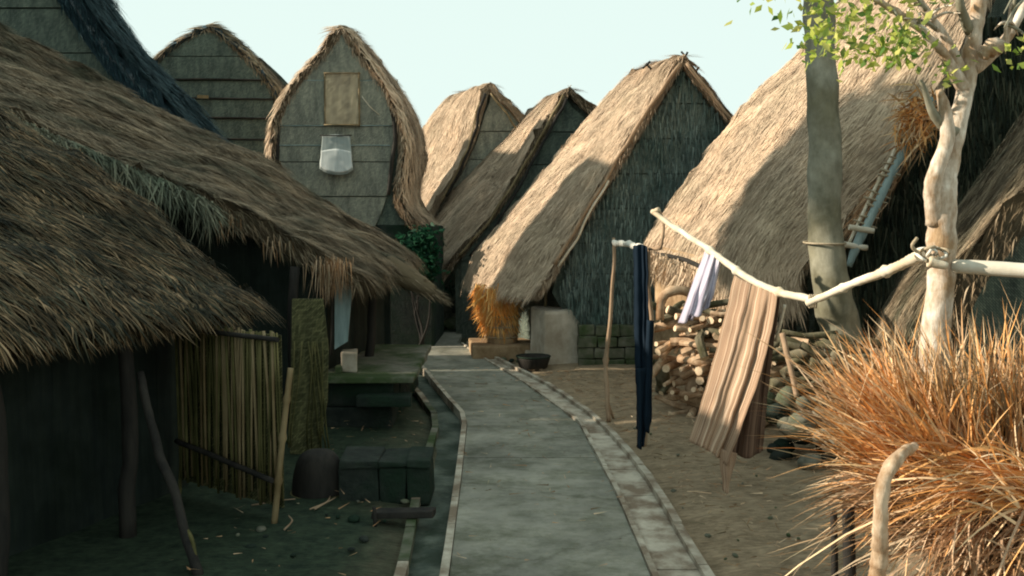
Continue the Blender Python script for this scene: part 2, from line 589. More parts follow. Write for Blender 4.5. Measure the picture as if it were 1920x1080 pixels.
def roof(parent, sections, inside, mat, straw, nu=70, nv=36, thick=0.28, lumps=0.05, n_straw=12000,
         length=(.18, .42), width=.012, lift=.05, jitter=.22, fringe=1500, flen=(.12, .32), seed=1,
         fringe_mat=None, near_fringe=True, far_fringe=True, ridge=None, name='thatch_roof', tatter=0.03, fscale=1.0, strata=True):
    rg = np.random.default_rng(seed)
    Gd = loft(sections, nu, nv)
    N, du, dv = grid_normals(Gd, inside)
    D = np.zeros(Gd.shape[:2])
    for i in range(nv):
        for j in range(nu):
            p = Gd[i, j]
            D[i, j] = lumps * (mnoise.noise(Vector(p * 0.9) + Vector((seed, 0, 0))) * 1.2 + 0.55 * mnoise.noise(Vector(p * 3.1) + Vector((0, seed, 0))))
    if strata:
        st_h = .014 if strata is True else strata
        wv_ = np.array([[nz(Gd[i, j], 1.1, seed + 4) for j in range(nu)] for i in range(nv)])
        jj = np.arange(nu)[None, :] / nu * 15 + 1.5 * wv_
        D += st_h * (1 - (jj % 1.0)) * (.5 + np.abs(wv_) * 2)
    top = Gd + N * D[..., None]
    bot = Gd - N * thick
    if isinstance(thick, float):
        # thatch edge: a little ragged
        for i in (0, nv - 1):
            top[i] += (rg.normal(0, tatter, (nu, 1)) * N[i])
    idx = np.arange(nv * nu).reshape(nv, nu)
    off = nv * nu
    Fc = []
    for i in range(nv - 1):
        for j in range(nu - 1):
            Fc.append((idx[i, j], idx[i, j + 1], idx[i + 1, j + 1], idx[i + 1, j]))
            Fc.append((off + idx[i, j], off + idx[i + 1, j], off + idx[i + 1, j + 1], off + idx[i, j + 1]))
    for i in range(nv - 1):
        for j in (0, nu - 1):
            Fc.append((idx[i, j], idx[i + 1, j], off + idx[i + 1, j], off + idx[i, j]))
    for j in range(nu - 1):
        for i in (0, nv - 1):
            Fc.append((idx[i, j], idx[i, j + 1], off + idx[i, j + 1], off + idx[i, j]))
    lu = np.cumsum(np.r_[0, np.linalg.norm(np.diff(Gd.mean(0), axis=0), axis=1)])
    lv = np.cumsum(np.r_[0, np.linalg.norm(np.diff(Gd.mean(1), axis=0), axis=1)])
    U, W = np.meshgrid(lu, lv)
    uv = np.stack([U, W], 2).reshape(-1, 2)
    uv = np.vstack([uv, uv + 3.3])
    ob = mesh(name, np.vstack([top.reshape(-1, 3), bot.reshape(-1, 3)]), Fc, mat, parent, smooth=True, uv=uv)
    # --- blades of straw over the surface, running down the slope
    area = np.linalg.norm(np.cross(du, dv), axis=2)[:-1, :-1].ravel()
    cum = np.cumsum(area)
    c = np.searchsorted(cum, rg.random(n_straw) * cum[-1])
    ci, cj = np.divmod(c, nu - 1)
    a, b_ = rg.random(n_straw)[:, None], rg.random(n_straw)[:, None]

    def bil(A, i, j):
        return (A[i, j] * (1 - a) * (1 - b_) + A[i, j + 1] * a * (1 - b_) + A[i + 1, j] * (1 - a) * b_ + A[i + 1, j + 1] * a * b_)
    p = bil(top, ci, cj)
    nn = N[ci, cj]
    t = du[ci, cj].copy()
    t *= -np.sign(t[:, 2:3])
    t /= np.linalg.norm(t, axis=1)[:, None] + 1e-9
    s = np.cross(nn, t)
    ang = rg.normal(0, jitter, n_straw)[:, None]
    # locks of straw lie together: drift of the angle over the surface
    drift = np.array([nz(x, 2.2, seed) for x in p])[:, None] * jitter * 2.2
    ang = ang * .7 + drift
    d = t * np.cos(ang) + s * np.sin(ang)
    s2 = np.cross(nn, d)
    L = (length[0] + (length[1] - length[0]) * rg.random(n_straw) ** 1.5)[:, None]
    Wd = (width * (0.5 + rg.random(n_straw)))[:, None]
    lf = (np.abs(rg.normal(0, 1, n_straw)) * lift)[:, None]
    base = p + nn * 0.004
    tip = base + d * L + nn * lf - np.array([0, 0, 1.0]) * (L * 0.02)
    mid = base + d * L * .55 + nn * (lf * .75 + .006)
    V = np.stack([base - s2 * Wd, base + s2 * Wd, mid + s2 * Wd * .8, mid - s2 * Wd * .8, tip], 1)
    st_ = tris('straw', V, 5, [(0, 1, 2), (0, 2, 3), (3, 2, 4)], straw, parent)
    # --- shaggy edges: eave and gable ends
    if fringe:
        P0, DD, NN = [], [], []

        def edge(pts_t, pts_b, outv, nn_, m):
            k = rg.integers(0, len(pts_t) - 1, m)
            f = rg.random(m)[:, None]
            g = rg.random(m)[:, None]
            q = (pts_t[k] * (1 - f) + pts_t[k + 1] * f) * (1 - g) + (pts_b[k] * (1 - f) + pts_b[k + 1] * f) * g
            P0.append(q)
            DD.append(outv[k])
            NN.append(nn_[k])
        tdir = -du[:, 0] / (np.linalg.norm(du[:, 0], axis=1)[:, None] + 1e-9)
        edge(top[:, 0], bot[:, 0], tdir, N[:, 0], fringe)
        tdir2 = du[:, -1] / (np.linalg.norm(du[:, -1], axis=1)[:, None] + 1e-9)
        edge(top[:, -1], bot[:, -1], tdir2, N[:, -1], fringe // 2)
        ends = ([0] if near_fringe else []) + ([nv - 1] if far_fringe else [])
        for e in ends:
            tt = du[e].copy()
            tt *= -np.sign(tt[:, 2:3])
            tt /= np.linalg.norm(tt, axis=1)[:, None] + 1e-9
            ov = dv[e] * (-1 if e == 0 else 1)
            ov /= np.linalg.norm(ov, axis=1)[:, None] + 1e-9
            edge(top[e], bot[e], tt * .85 + ov * .42, N[e], int(fringe * 1.2))
        P0 = np.vstack(P0)
        DD = np.vstack(DD)
        NN = np.vstack(NN)
        m = len(P0)
        DD = DD + rg.normal(0, .22, (m, 3)) + np.array([0, 0, -.28])
        DD /= np.linalg.norm(DD, axis=1)[:, None]
        L = (flen[0] + (flen[1] - flen[0]) * rg.random(m) ** 1.7)[:, None] * fscale
        sd = np.cross(DD, NN + rg.normal(0, .3, (m, 3)))
        sd /= np.linalg.norm(sd, axis=1)[:, None] + 1e-9
        Wd = (width * (0.5 + rg.random(m)))[:, None] * .8
        base = P0 - DD * .05
        mid = base + DD * L * .6
        tip = base + DD * L + np.array([0, 0, -1.0]) * L * .22
        V = np.stack([base - sd * Wd, base + sd * Wd, mid + sd * Wd * .8, mid - sd * Wd * .8, tip], 1)
        tris('straw_fringe', V, 5, [(0, 1, 2), (0, 2, 3), (3, 2, 4)], fringe_mat or straw, parent)
    return Gd, top, N


def blades(name, parent, base, dirs, length, width, droop, mat, rg, seg=4, stuff=True, curl=.12):
    """long curved grass blades. base (n,3), dirs (n,3) unit, length (n,)"""
    n = len(base)
    L = np.asarray(length)[:, None]
    sd = np.cross(dirs, rg.normal(0, 1, (n, 3)))
    sd /= np.linalg.norm(sd, axis=1)[:, None] + 1e-9
    cv = np.cross(dirs, sd) * rg.normal(0, curl, (n, 1))
    Wd = (width * (.5 + rg.random(n)))[:, None]
    ring = []
    for k in range(seg):
        f = k / seg
        c = base + dirs * L * f + cv * L * f * f + np.array([0, 0, -1.0]) * (droop * L * f * f)
        ww = Wd * (1 - f * .75)
        ring.append(c - sd * ww)
        ring.append(c + sd * ww)
    tip = base + dirs * L + cv * L + np.array([0, 0, -1.0]) * (droop * L)
    ring.append(tip)
    V = np.stack(ring, 1)
    T = []
    for k in range(seg - 1):
        a = 2 * k
        T += [(a, a + 1, a + 3), (a, a + 3, a + 2)]
    a = 2 * (seg - 1)
    T.append((a, a + 1, a + 2))
    return tris(name, V, len(ring), T, mat, parent, stuff)


def wall_poly(name, pts3, thick, mat, parent, out=(0, -1, 0), jit=0.0):
    """flat panel with thickness from an outline of points; uv in metres"""
    p = np.asarray(pts3, float)
    n = len(p)
    o = np.asarray(out, float)
    o /= np.linalg.norm(o)
    V = np.vstack([p + o * (thick / 2), p - o * (thick / 2)])
    Fc = [tuple(range(n)), tuple(range(2 * n - 1, n - 1, -1))]
    for i in range(n):
        j = (i + 1) % n
        Fc.append((i, n + i, n + j, j))
    h = np.cross(o, [0, 0, 1.0])
    h /= np.linalg.norm(h)
    s = rnd.uniform(0, 3)
    uv = np.stack([V @ h + s, V[:, 2]], 1)
    return mesh(name, V, Fc, mat, parent, uv=uv)


def edge_x(poly, z):
    """x (first coordinate) of a polyline [(x,z)...] at height z"""
    q = sorted(poly, key=lambda t: t[1])
    return float(np.interp(z, [a[1] for a in q], [a[0] for a in q]))


def gable(parent, left, right, levels, y, mat, thick=.04, name='woven_panel', tilt=0.0, mats=None, yfun=None, split=1, backing=None):
    """gable wall of woven panels, one above the other, each its own piece"""
    bl, br_ = backing if backing else (left, right)
    if not backing:
        bl = [(q[0] - .11, q[1] + .03) for q in bl]
        br_ = [(q[0] + .11, q[1] + .03) for q in br_]
    zt = max(q[1] for q in list(bl) + list(br_))
    zs = np.linspace(levels[0], zt, 24)
    ol = [(edge_x(bl, z), y + thick + .03, z) for z in zs] + [(edge_x(br_, z), y + thick + .03, z) for z in zs[::-1]]
    wall_poly('gable_backing', ol, .03, 'weave_dark', parent)
    for k in range(len(levels) - 1):
        z0, z1 = levels[k], levels[k + 1]
        zs = np.linspace(z0, z1, 5)
        for q in range(split):
            f0, f1 = q / split, (q + 1) / split
            Lp, Rp = [], []
            for z in zs:
                a, b = edge_x(left, z), edge_x(right, z)
                if b < a:
                    a = b = (a + b) / 2
                w_ = b - a
                Lp.append((a + w_ * f0 + .006, z))
                Rp.append((a + w_ * f1 - .006, z))
            ol = Lp + Rp[::-1]
            yy = y - .012 * ((k + q) % 2) - .008 * k
            pts = [(x, (yfun(x, z) if yfun else 0) + yy, z + (0.008 if z == z0 else (-.008 if z == z1 else 0))) for x, z in ol]
            wall_poly(name, pts, thick, (mats[k % len(mats)] if mats else mat), parent)


# ------------------------------------------------------------------ ground
def build_ground():
    # near sheet with relief, then a far sheet out to the horizon in the same mesh
    xs = np.r_[-1500, -300, -80, -30, np.linspace(-12, 14, 131), 30, 80, 300, 1500]
    ys = np.r_[-1500, -300, -60, np.linspace(-3, 30, 150), 60, 150, 500, 1500]
    V = []
    for y in ys:
        for x in xs:
            z = 0.0
            if -12 <= x <= 14 and -3 <= y <= 30:
                z = 0.035 * mnoise.noise(Vector((x * .9, y * .9, 0))) + .018 * mnoise.noise(Vector((x * 3.2, y * 3.2, 4)))
                # soil lies just under the path and the drains
                L, Rr = path_x(y)
                if y > 17.2:
                    z += 0
                elif L - .45 < x < Rr + .5:
                    z = -.06 if L - .32 < x else -.03
                    if x > Rr + .1:
                        z = -.03
                else:
                    z = max(z, -.01) + .0
                if x > Rr + .3:
                    z += .05 * min(1, (x - Rr) / 2)
            V.append((x, y, z))
    nx = len(xs)
    Fc = [(j * nx + i, j * nx + i + 1, (j + 1) * nx + i + 1, (j + 1) * nx + i) for j in range(len(ys) - 1) for i in range(nx - 1)]
    m, n, b = new_mat('village_soil')
    p = wpos(n)
    t = noise_node(n, p, 5, 8, .7)
    r = ramp_node(n, [(.3, (.21, .16, .1)), (.7, (.45, .35, .23))])
    n.links.new(t.outputs[0], r.inputs[0])
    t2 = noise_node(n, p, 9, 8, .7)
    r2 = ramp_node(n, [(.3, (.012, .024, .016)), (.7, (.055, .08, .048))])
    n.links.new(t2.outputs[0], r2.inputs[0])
    # mossy soil lies on the west side, its colour darkened as shade between the huts; dry soil east of the path
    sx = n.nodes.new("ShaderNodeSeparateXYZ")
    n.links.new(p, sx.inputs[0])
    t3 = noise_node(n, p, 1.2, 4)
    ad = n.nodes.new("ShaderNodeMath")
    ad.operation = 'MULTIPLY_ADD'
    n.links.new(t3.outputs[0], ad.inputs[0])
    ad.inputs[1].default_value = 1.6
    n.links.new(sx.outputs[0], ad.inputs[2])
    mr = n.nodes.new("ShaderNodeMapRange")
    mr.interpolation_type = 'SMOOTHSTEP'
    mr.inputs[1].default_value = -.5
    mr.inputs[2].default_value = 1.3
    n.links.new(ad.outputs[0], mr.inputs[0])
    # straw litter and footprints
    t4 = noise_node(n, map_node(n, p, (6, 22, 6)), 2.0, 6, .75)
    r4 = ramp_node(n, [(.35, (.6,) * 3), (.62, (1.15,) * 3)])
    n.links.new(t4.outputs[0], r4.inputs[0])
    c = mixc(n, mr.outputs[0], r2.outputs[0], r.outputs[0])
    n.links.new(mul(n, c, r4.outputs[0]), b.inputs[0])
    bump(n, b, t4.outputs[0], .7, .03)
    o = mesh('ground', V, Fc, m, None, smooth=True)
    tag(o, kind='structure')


PL = [(833, 1080), (857, 908), (870, 800), (865, 779), (820, 727), (779, 677), (752, 640)]       # path's left edge
PR = [(1225, 1080), (1160, 930), (1090, 800), (1040, 762), (985, 722), (930, 690), (862, 645)]   # path's right edge
PLw = [G(*q) for q in PL]
PRw = [G(*q) for q in PR]


def edge_at(E, y):
    ys = [e[1] for e in E]
    xs = [e[0] for e in E]
    if y < ys[0]:
        s = (xs[1] - xs[0]) / (ys[1] - ys[0])
        return xs[0] + (y - ys[0]) * s * .5
    return float(np.interp(y, ys, xs))


def path_x(y):
    return edge_at(PLw, y), edge_at(PRw, y)


build_ground()


def strip_piece(name, fa, fb, y0, y1, z, thick, mat, parent, n=8, gap=.006, wav=.0):
    """a slab between two edge curves x=fa(y), x=fb(y)"""
    ys = np.linspace(y0 + gap, y1 - gap, n)
    top = []
    for k, y in enumerate(ys):
        a, b = fa(y), fb(y)
        for f in (0, .33, .67, 1):
            x = a + (b - a) * f
            dz = wav * mnoise.noise(Vector((x * 2, y * 2, 7)))
            top.append((x, y, z + dz))
    top = np.array(top)
    m = len(top)
    V = np.vstack([top, top - np.array([0, 0, thick])])
    Fc = []
    for i in range(n - 1):
        for j in range(3):
            a = i * 4 + j
            Fc.append((a, a + 1, a + 5, a + 4))
            Fc.append((m + a, m + a + 4, m + a + 5, m + a + 1))
        for j, s in ((0, 1), (3, -1)):
            a = i * 4 + j
            q = (a, a + 4, m + a + 4, m + a)
            Fc.append(q if s > 0 else q[::-1])
    for i in (0, n - 1):
        for j in range(3):
            a = i * 4 + j
            Fc.append((a, m + a, m + a + 1, a + 1) if i == 0 else (a, a + 1, m + a + 1, m + a))
    return mesh(name, V, Fc, mat, parent)


path = tag(bpy.data.objects.new('path', None), kind='structure')
COL.objects.link(path)
joints = [1.0, 3.2, 5.0, 6.35, 7.72, 9.3, 10.9, 12.4, 14.0, 15.6, 17.3]
for a, b in zip(joints[:-1], joints[1:]):
    strip_piece('paving_slab', lambda y: path_x(y)[0] + .035, lambda y: path_x(y)[1] - .03, a, b, .03 + rnd.uniform(0, .006), .12, 'concrete', path, 12, .007, .008)

# left drain: inner kerb by the path, a sunken floor, outer kerb
drain = tag(bpy.data.objects.new('drain', None), kind='structure')
COL.objects.link(drain)
DLw = [G(*q) for q in [(758, 1080), (790, 908), (820, 802), (817, 779), (790, 742), (763, 709), (738, 668)]]


def dl(y):
    return edge_at(DLw, y) if y > DLw[0][1] else edge_at(PLw, y) - .235


ys = np.arange(2.2, 14.8, .62)
for a, b in zip(ys[:-1], ys[1:]):
    strip_piece('kerb_stone', lambda y: path_x(y)[0] - .02, lambda y: path_x(y)[0] + .03, a, b, .042 + rnd.uniform(0, .012), .16, 'kerb', drain, 4, .006, .006)
    strip_piece('kerb_stone', lambda y: dl(y) - .05, lambda y: dl(y) + .015, a, b, .02 + rnd.uniform(0, .015), .16, 'kerb' if rnd.random() < .35 else 'stone', drain, 4, .008, .01)
strip_piece('drain_floor', lambda y: dl(y) + .012, lambda y: path_x(y)[0] - .018, 2.2, 14.8, -.045, .05, 'drain', drain, 40, 0, .02)

# right kerb: broad shallow concrete gutter with a thin inner lip
kerb = tag(bpy.data.objects.new('kerb', None), kind='structure')
COL.objects.link(kerb)
KRw = [G(*q) for q in [(1330, 1080), (1220, 900), (1150, 815), (1105, 775), (1030, 725), (960, 690), (880, 648)]]


def kr(y):
    return edge_at(KRw, y) if y > KRw[0][1] else edge_at(PRw, y) + .33


ys = np.arange(2.2, 15.6, .74)
for a, b in zip(ys[:-1], ys[1:]):
    strip_piece('kerb_stone', lambda y: path_x(y)[1] - .025, lambda y: path_x(y)[1] + .012, a, b, .05 + rnd.uniform(0, .01), .16, 'kerb', kerb, 4, .005, .006)
    strip_piece('gutter_slab', lambda y: path_x(y)[1] + .016, lambda y: max(kr(y) - .06, path_x(y)[1] + .05), a, b, .018 + rnd.uniform(0, .008), .1, 'kerb', kerb, 5, .006, .014)
    strip_piece('kerb_stone', lambda y: max(kr(y) - .056, path_x(y)[1] + .054), lambda y: max(kr(y), path_x(y)[1] + .12), a, b, .052 + rnd.uniform(0, .018), .16, 'kerb', kerb, 4, .008, .01)

# far end of the path: bare yard that catches the sun
# ------------------------------------------------------------------ hut L1 (nearest, left)
h1 = thing('thatched_hut', 'nearest thatched hut on the left, its low shaggy eave filling the lower left corner', 'hut', (-3.2, 5.0, 0))
e = np.array([-.327, -.945])
pn = np.array([-.945, .327])
E0 = np.array([-1.77, 7.0])


def q1(s, t, z):
    a = E0 + e * s + pn * t
    return (a[0], a[1], z)


prof = [(.1, 1.42), (.2, 1.5), (.5, 1.68), (1.5, 2.31), (2.87, 3.13), (4.2, 3.86), (4.45, 3.9), (4.8, 3.8), (6.2, 2.9), (8.0, 1.5)]
secs = []
for s, k, dt, dz in ((0.0, 1, .1, .0), (.35, 1, .0, .01), (1.5, 1, .0, -.02), (3.0, 1, 0, .0), (5.6, 1, 0, 0)):
    secs.append([q1(s, t + (dt if t < 1 else 0), z + dz) for t, z in prof])
secs = secs[::-1]
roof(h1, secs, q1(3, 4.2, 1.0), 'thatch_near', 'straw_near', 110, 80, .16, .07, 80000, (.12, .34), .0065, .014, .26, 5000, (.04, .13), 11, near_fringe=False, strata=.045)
# walls under the eave
for s0, s1 in ((0.25, 5.4),):
    n_ = 16
    for k in range(n_):
        a0 = s0 + (s1 - s0) * k / n_
        a1 = s0 + (s1 - s0) * (k + 1) / n_
        p0, p1_ = q1(a0, .75, 0), q1(a1, .75, 0)
        pts = [(p0[0], p0[1], -.05), (p1_[0] * .998 + p0[0] * .002, p1_[1], -.05), (p1_[0], p1_[1], 1.62), (p0[0], p0[1], 1.62)]
        dx = np.array(pn) * rnd.uniform(-.012, .012)
        pts = [(x + dx[0], y + dx[1], z) for x, y, z in pts]
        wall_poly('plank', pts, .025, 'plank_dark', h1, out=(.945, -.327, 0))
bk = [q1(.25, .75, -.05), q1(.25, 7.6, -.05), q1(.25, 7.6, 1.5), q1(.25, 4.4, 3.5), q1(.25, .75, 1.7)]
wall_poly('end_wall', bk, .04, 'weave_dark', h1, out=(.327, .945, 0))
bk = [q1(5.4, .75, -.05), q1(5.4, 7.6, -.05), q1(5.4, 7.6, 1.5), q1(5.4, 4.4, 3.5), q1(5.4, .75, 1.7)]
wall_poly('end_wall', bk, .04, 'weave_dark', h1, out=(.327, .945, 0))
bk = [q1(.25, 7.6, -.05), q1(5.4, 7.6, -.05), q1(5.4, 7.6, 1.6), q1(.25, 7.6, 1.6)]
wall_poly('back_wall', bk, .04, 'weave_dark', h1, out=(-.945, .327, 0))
for s in (1.35, 2.35, 3.6):
    a = q1(s, .33, 0)
    tube('post', [(a[0], a[1], -.05), (a[0] + .03, a[1] + .02, .8), (a[0] - .02, a[1], 1.5)], (.055, .05, .045), 'wood_dark', h1, 9, 10, .03, .12, s)
tube('eave_pole', [q1(.2, .3, 1.36), q1(5.4, .3, 1.34)], .035, 'wood_dark', h1, 8, 20, .03)
# leaning stick that props the eave
lp = thing('leaning_stick', 'crooked dark stick leaning under the nearest eave at far lower left', 'stick', P(366, 1075, 5.1))
tube('shaft', [P(262, 700, 5.7), P(305, 860, 5.45), P(345, 985, 5.25), P(372, 1085, 5.12)], (.026, .03, .028, .032), 'wood_dark', lp, 8, 26, .03, .15)
tube('side_branch', [P(345, 985, 5.25), P(360, 1010, 5.2), P(368, 1050, 5.15)], (.012, .014, .01), 'bamboo_green', lp, 6, 12, .01, .2)

# bamboo slat screen between the first and second hut
sc_ = thing('bamboo_screen', 'upright bamboo slat screen standing below the nearest eave on the left', 'screen', G(435, 985))
A0, A1 = P(338, 935, 6.75), P(530, 992, 6.1)
A0[2] = A1[2] = 0
ns = 46
for k in range(ns):
    f = (k + .5) / ns
    b0 = A0 * (1 - f) + A1 * f
    hgt = 1.3 + rnd.uniform(-.015, .015)
    wd = rnd.uniform(.007, .013)
    jx = rnd.uniform(-.02, .02)
    yy = rnd.uniform(-.012, .012)
    pts = [(b0[0] + jx, b0[1] + yy, rnd.uniform(.08, .2)), (b0[0] + jx * .3 + rnd.uniform(-.01, .01), b0[1] + yy, .7), (b0[0] - jx, b0[1] + yy, hgt)]
    tube('slat', pts, wd, 'bamboo' if rnd.random() < .1 + .35 * f else 'bamboo_green', sc_, 5, 4)
wall_poly('backing_mat', [A0 + (0, .05, .1), A1 + (0, .05, .08), A1 + (0, .05, 1.28), A0 + (0, .05, 1.28)], .015, 'weave_green', sc_)
tube('rail', [A0 + (0, -.05, .42), A1 + (-.05, -.05, .3)], .02, 'wood_dark', sc_, 7, 12, .01)
tube('rail', [A0 + (0, -.05, 1.27), A1 + (0, -.05, 1.26)], .018, 'wood_dark', sc_, 7, 12, .01)
tube('corner_post', [P(342, 690, 6.75), P(341, 800, 6.75), P(338, 900, 6.75), P(336, 935, 6.75)], .013, 'bamboo_green', sc_, 7, 14)
bp_ = thing('bamboo_post', 'pale bamboo post leaning at the right end of the slat screen', 'post', G(514, 985))
tube('shaft', [P(545, 690, 6.15), P(530, 820, 6.1), P(514, 985, 6.05)], (.02, .021, .022), 'bamboo', bp_, 9, 30, 0, .05, knots=(.2, .45, .72))

# ------------------------------------------------------------------ hut L2 (second, left)
h2 = thing('thatched_hut', 'second hut on the left with a long ragged grey-brown thatch above a dark gable', 'hut', (-4.0, 10.5, 0))
near = [(-1.45, 9.05, 1.5), (-1.52, 9.0, 1.58), (-1.9, 9, 1.76), (-2.75, 9, 2.17), (-3.49, 9, 2.5), (-4.4, 9, 2.88), (-5.08, 9, 3.2), (-6.9, 9.1, 4.1), (-7.2, 9.1, 4.15), (-7.6, 9.1, 4.0), (-10.4, 9.1, 1.8)]
far = [(-1.32, 12.2, 1.58), (-1.4, 12.2, 1.68), (-1.72, 12.2, 1.9), (-2.3, 12.2, 2.22), (-3.23, 12.2, 2.86), (-4.0, 12.2, 3.25), (-4.74, 12.2, 3.6), (-6.9, 12.2, 4.7), (-7.2, 12.2, 4.75), (-7.6, 12.2, 4.6), (-10.4, 12.2, 1.9)]
mid_ = [tuple(np.array(a) * .5 + np.array(b) * .5 + np.array((0.03, 0, .0))) for a, b in zip(near, far)]
roof(h2, [near, mid_, far], (-5, 10.5, 1), 'thatch_old', 'straw_old', 120, 50, .16, .08, 70000, (.13, .36), .006, .013, .26, 5200, (.06, .26), 23, strata=.04)
# loose green-grey grass hanging over the near edge
rg = np.random.default_rng(5)
k = 1500
tt = rg.random(k)
xs_ = -2.9 - 2.6 * tt
zs_ = np.interp(-xs_, [1.1, 1.9, 2.75, 3.49, 4.4, 5.08, 5.5], [1.38, 1.76, 2.17, 2.5, 2.88, 3.2, 3.35])
base = np.stack([xs_, 8.98 - rg.random(k) * .12, zs_ + .03 - rg.random(k) * .1], 1)
dr = np.stack([rg.normal(.35, .35, k), rg.normal(-.25, .3, k), rg.normal(-.8, .2, k)], 1)
dr /= np.linalg.norm(dr, axis=1)[:, None]
blades('straw_fringe', h2, base, dr, .15 + .3 * rg.random(k), .008, .15, 'straw_grey', rg, 3)
# straw tufts hanging at the eave corner
for cx, n_, L_ in ((P(620, 490, 9.0), 240, .42), (P(435, 405, 9.0), 40, .3), (P(520, 450, 9.0), 30, .25)):
    base = cx + rg.normal(0, 1, (n_, 3)) * (.1, .06, .03)
    dr = np.stack([rg.normal(0, .1, n_), rg.normal(0, .1, n_), -np.ones(n_)], 1)
    dr /= np.linalg.norm(dr, axis=1)[:, None]
    blades('hanging_straw', h2, base, dr, L_ * (.4 + .7 * rg.random(n_)), .0045, .0, 'straw_tan', rg, 3)
# a rolled bundle of thatch sticking out of the eave
rbp = [P(722, 500, 10.4), P(765, 522, 10.3), P(800, 540, 10.2), P(824, 556, 10.15)]
tube('eave_bundle', rbp, (.14, .13, .085, .02), 'thatch_old', h2, 14, 20, .02, .12)
n_ = 900
f = rg.random(n_)
cc = catmull(np.array(rbp), 60)[(f * 59).astype(int)]
rad_ = np.interp(f, [0, .33, .66, 1], [.14, .13, .085, .02])[:, None]
dv_ = rg.normal(0, 1, (n_, 3))
dv_ /= np.linalg.norm(dv_, axis=1)[:, None]
ax = (rbp[-1] - rbp[0]) / np.linalg.norm(rbp[-1] - rbp[0])
dd = ax + rg.normal(0, .12, (n_, 3))
dd /= np.linalg.norm(dd, axis=1)[:, None]
blades('straw', h2, cc + dv_ * rad_ * .97, dd, .1 + .14 * rg.random(n_), .006, .1, 'straw_old', rg, 2)
# gable wall of the second hut (dark, under the ragged edge)
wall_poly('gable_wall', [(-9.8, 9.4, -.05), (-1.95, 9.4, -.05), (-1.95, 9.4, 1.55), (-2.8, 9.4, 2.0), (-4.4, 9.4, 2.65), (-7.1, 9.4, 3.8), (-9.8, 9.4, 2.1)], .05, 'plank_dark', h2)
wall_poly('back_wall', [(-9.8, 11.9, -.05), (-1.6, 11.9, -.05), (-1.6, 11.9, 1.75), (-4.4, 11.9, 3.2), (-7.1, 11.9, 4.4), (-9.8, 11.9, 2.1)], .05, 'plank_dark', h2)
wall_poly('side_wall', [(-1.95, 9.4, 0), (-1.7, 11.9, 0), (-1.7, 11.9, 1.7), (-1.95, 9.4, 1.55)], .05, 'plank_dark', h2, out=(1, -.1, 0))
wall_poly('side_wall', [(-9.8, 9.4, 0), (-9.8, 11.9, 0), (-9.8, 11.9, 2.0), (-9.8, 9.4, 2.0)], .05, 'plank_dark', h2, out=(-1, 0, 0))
tube('post', [P(700, 520, 10.4), P(697, 600, 10.4), P(694, 680, 10.4)], (.05, .05, .055), 'wood_dark', h2, 9, 12, .02, .1)
tube('post', [P(672, 520, 10.9), P(676, 680, 10.9)], .028, 'wood_dark', h2, 8, 8, .01, .1)
tube('post', [P(553, 500, 8.95), P(548, 640, 8.9), P(560, 800, 8.9)], .05, 'wood_dark', h2, 8, 12, .02, .1)
# stone plinth in front of the side wall
for k in range(4):
    for j in range(2):
        y0 = 9.05 + k * .62
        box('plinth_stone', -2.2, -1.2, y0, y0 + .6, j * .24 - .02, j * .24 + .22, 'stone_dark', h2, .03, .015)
for k in range(3):
    box('ledge_slab', -2.15, -.98 - .02 * k, 8.95 + k * .85, 8.95 + k * .85 + .83, .47, .53 + .005 * k, 'stone', h2, .015, .01)
box('step_stone', -1.55, -1.0, 8.85, 9.04, .25, .36, 'stone_dark', h2, .02, .01)

# leaning woven mat
mt = thing('woven_mat', 'mossy woven bamboo mat leaning upright behind the slat screen', 'mat', G(590, 850))
pts = [P(548, 560, 8.3), P(606, 560, 8.25), P(618, 700, 8.1), P(600, 850, 8.0), P(545, 850, 8.0)]
for k in range(3):
    f0, f1 = k / 3, (k + 1) / 3
    a = pts[0] * (1 - f0) + pts[4] * f0
    b = pts[0] * (1 - f1) + pts[4] * f1
    rr_ = [pts[1] * (1 - g) + pts[3] * g + np.array((.07 * math.sin(math.pi * g), 0, 0)) for g in (f0, f1)]
    wall_poly('woven_panel', [a + (0, -.01 * k, 0), b + (0, -.01 * k, 0), rr_[1] + (0, -.01 * k, 0), rr_[0] + (0, -.01 * k, 0)], .02, 'weave_green', mt)
for k in range(8):
    x0 = 560 + rnd.uniform(-8, 50)
    tube('stick', [P(x0, 640, 8.15), P(x0 + rnd.uniform(-25, 25), 840, 7.95)], .007, 'bamboo_green', mt, 5, 6, .02)

bd = thing('weathered_board', 'pale blue-grey upright board between the dark posts of the second hut', 'board', G(650, 720))
pts = [P(628, 520, 9.35), P(662, 522, 9.35), P(652, 640, 9.32), P(628, 655, 9.3)]
wall_poly('plank', pts, .03, 'wood_grey', bd)
tube('frame_stick', [P(624, 520, 9.3), P(622, 665, 9.28)], .015, 'wood_dark', bd, 6, 6)
bx = thing('pale_block', 'small pale stone block sitting on the ledge beside the blue-grey board', 'block', P(655, 680, 9.4))
p0, p1_ = P(640, 674, 9.35), P(668, 632, 9.35)
box('block', p0[0], p1_[0], 9.25, 9.5, .53, .53 + (p1_[2] - p0[2]) * .9, 'plaster', bx, .02, .008, .15)
box('notch_stone', p0[0] - .04, p0[0] + .03, 9.2, 9.3, .53, .6, 'stone', bx, .01, .006)

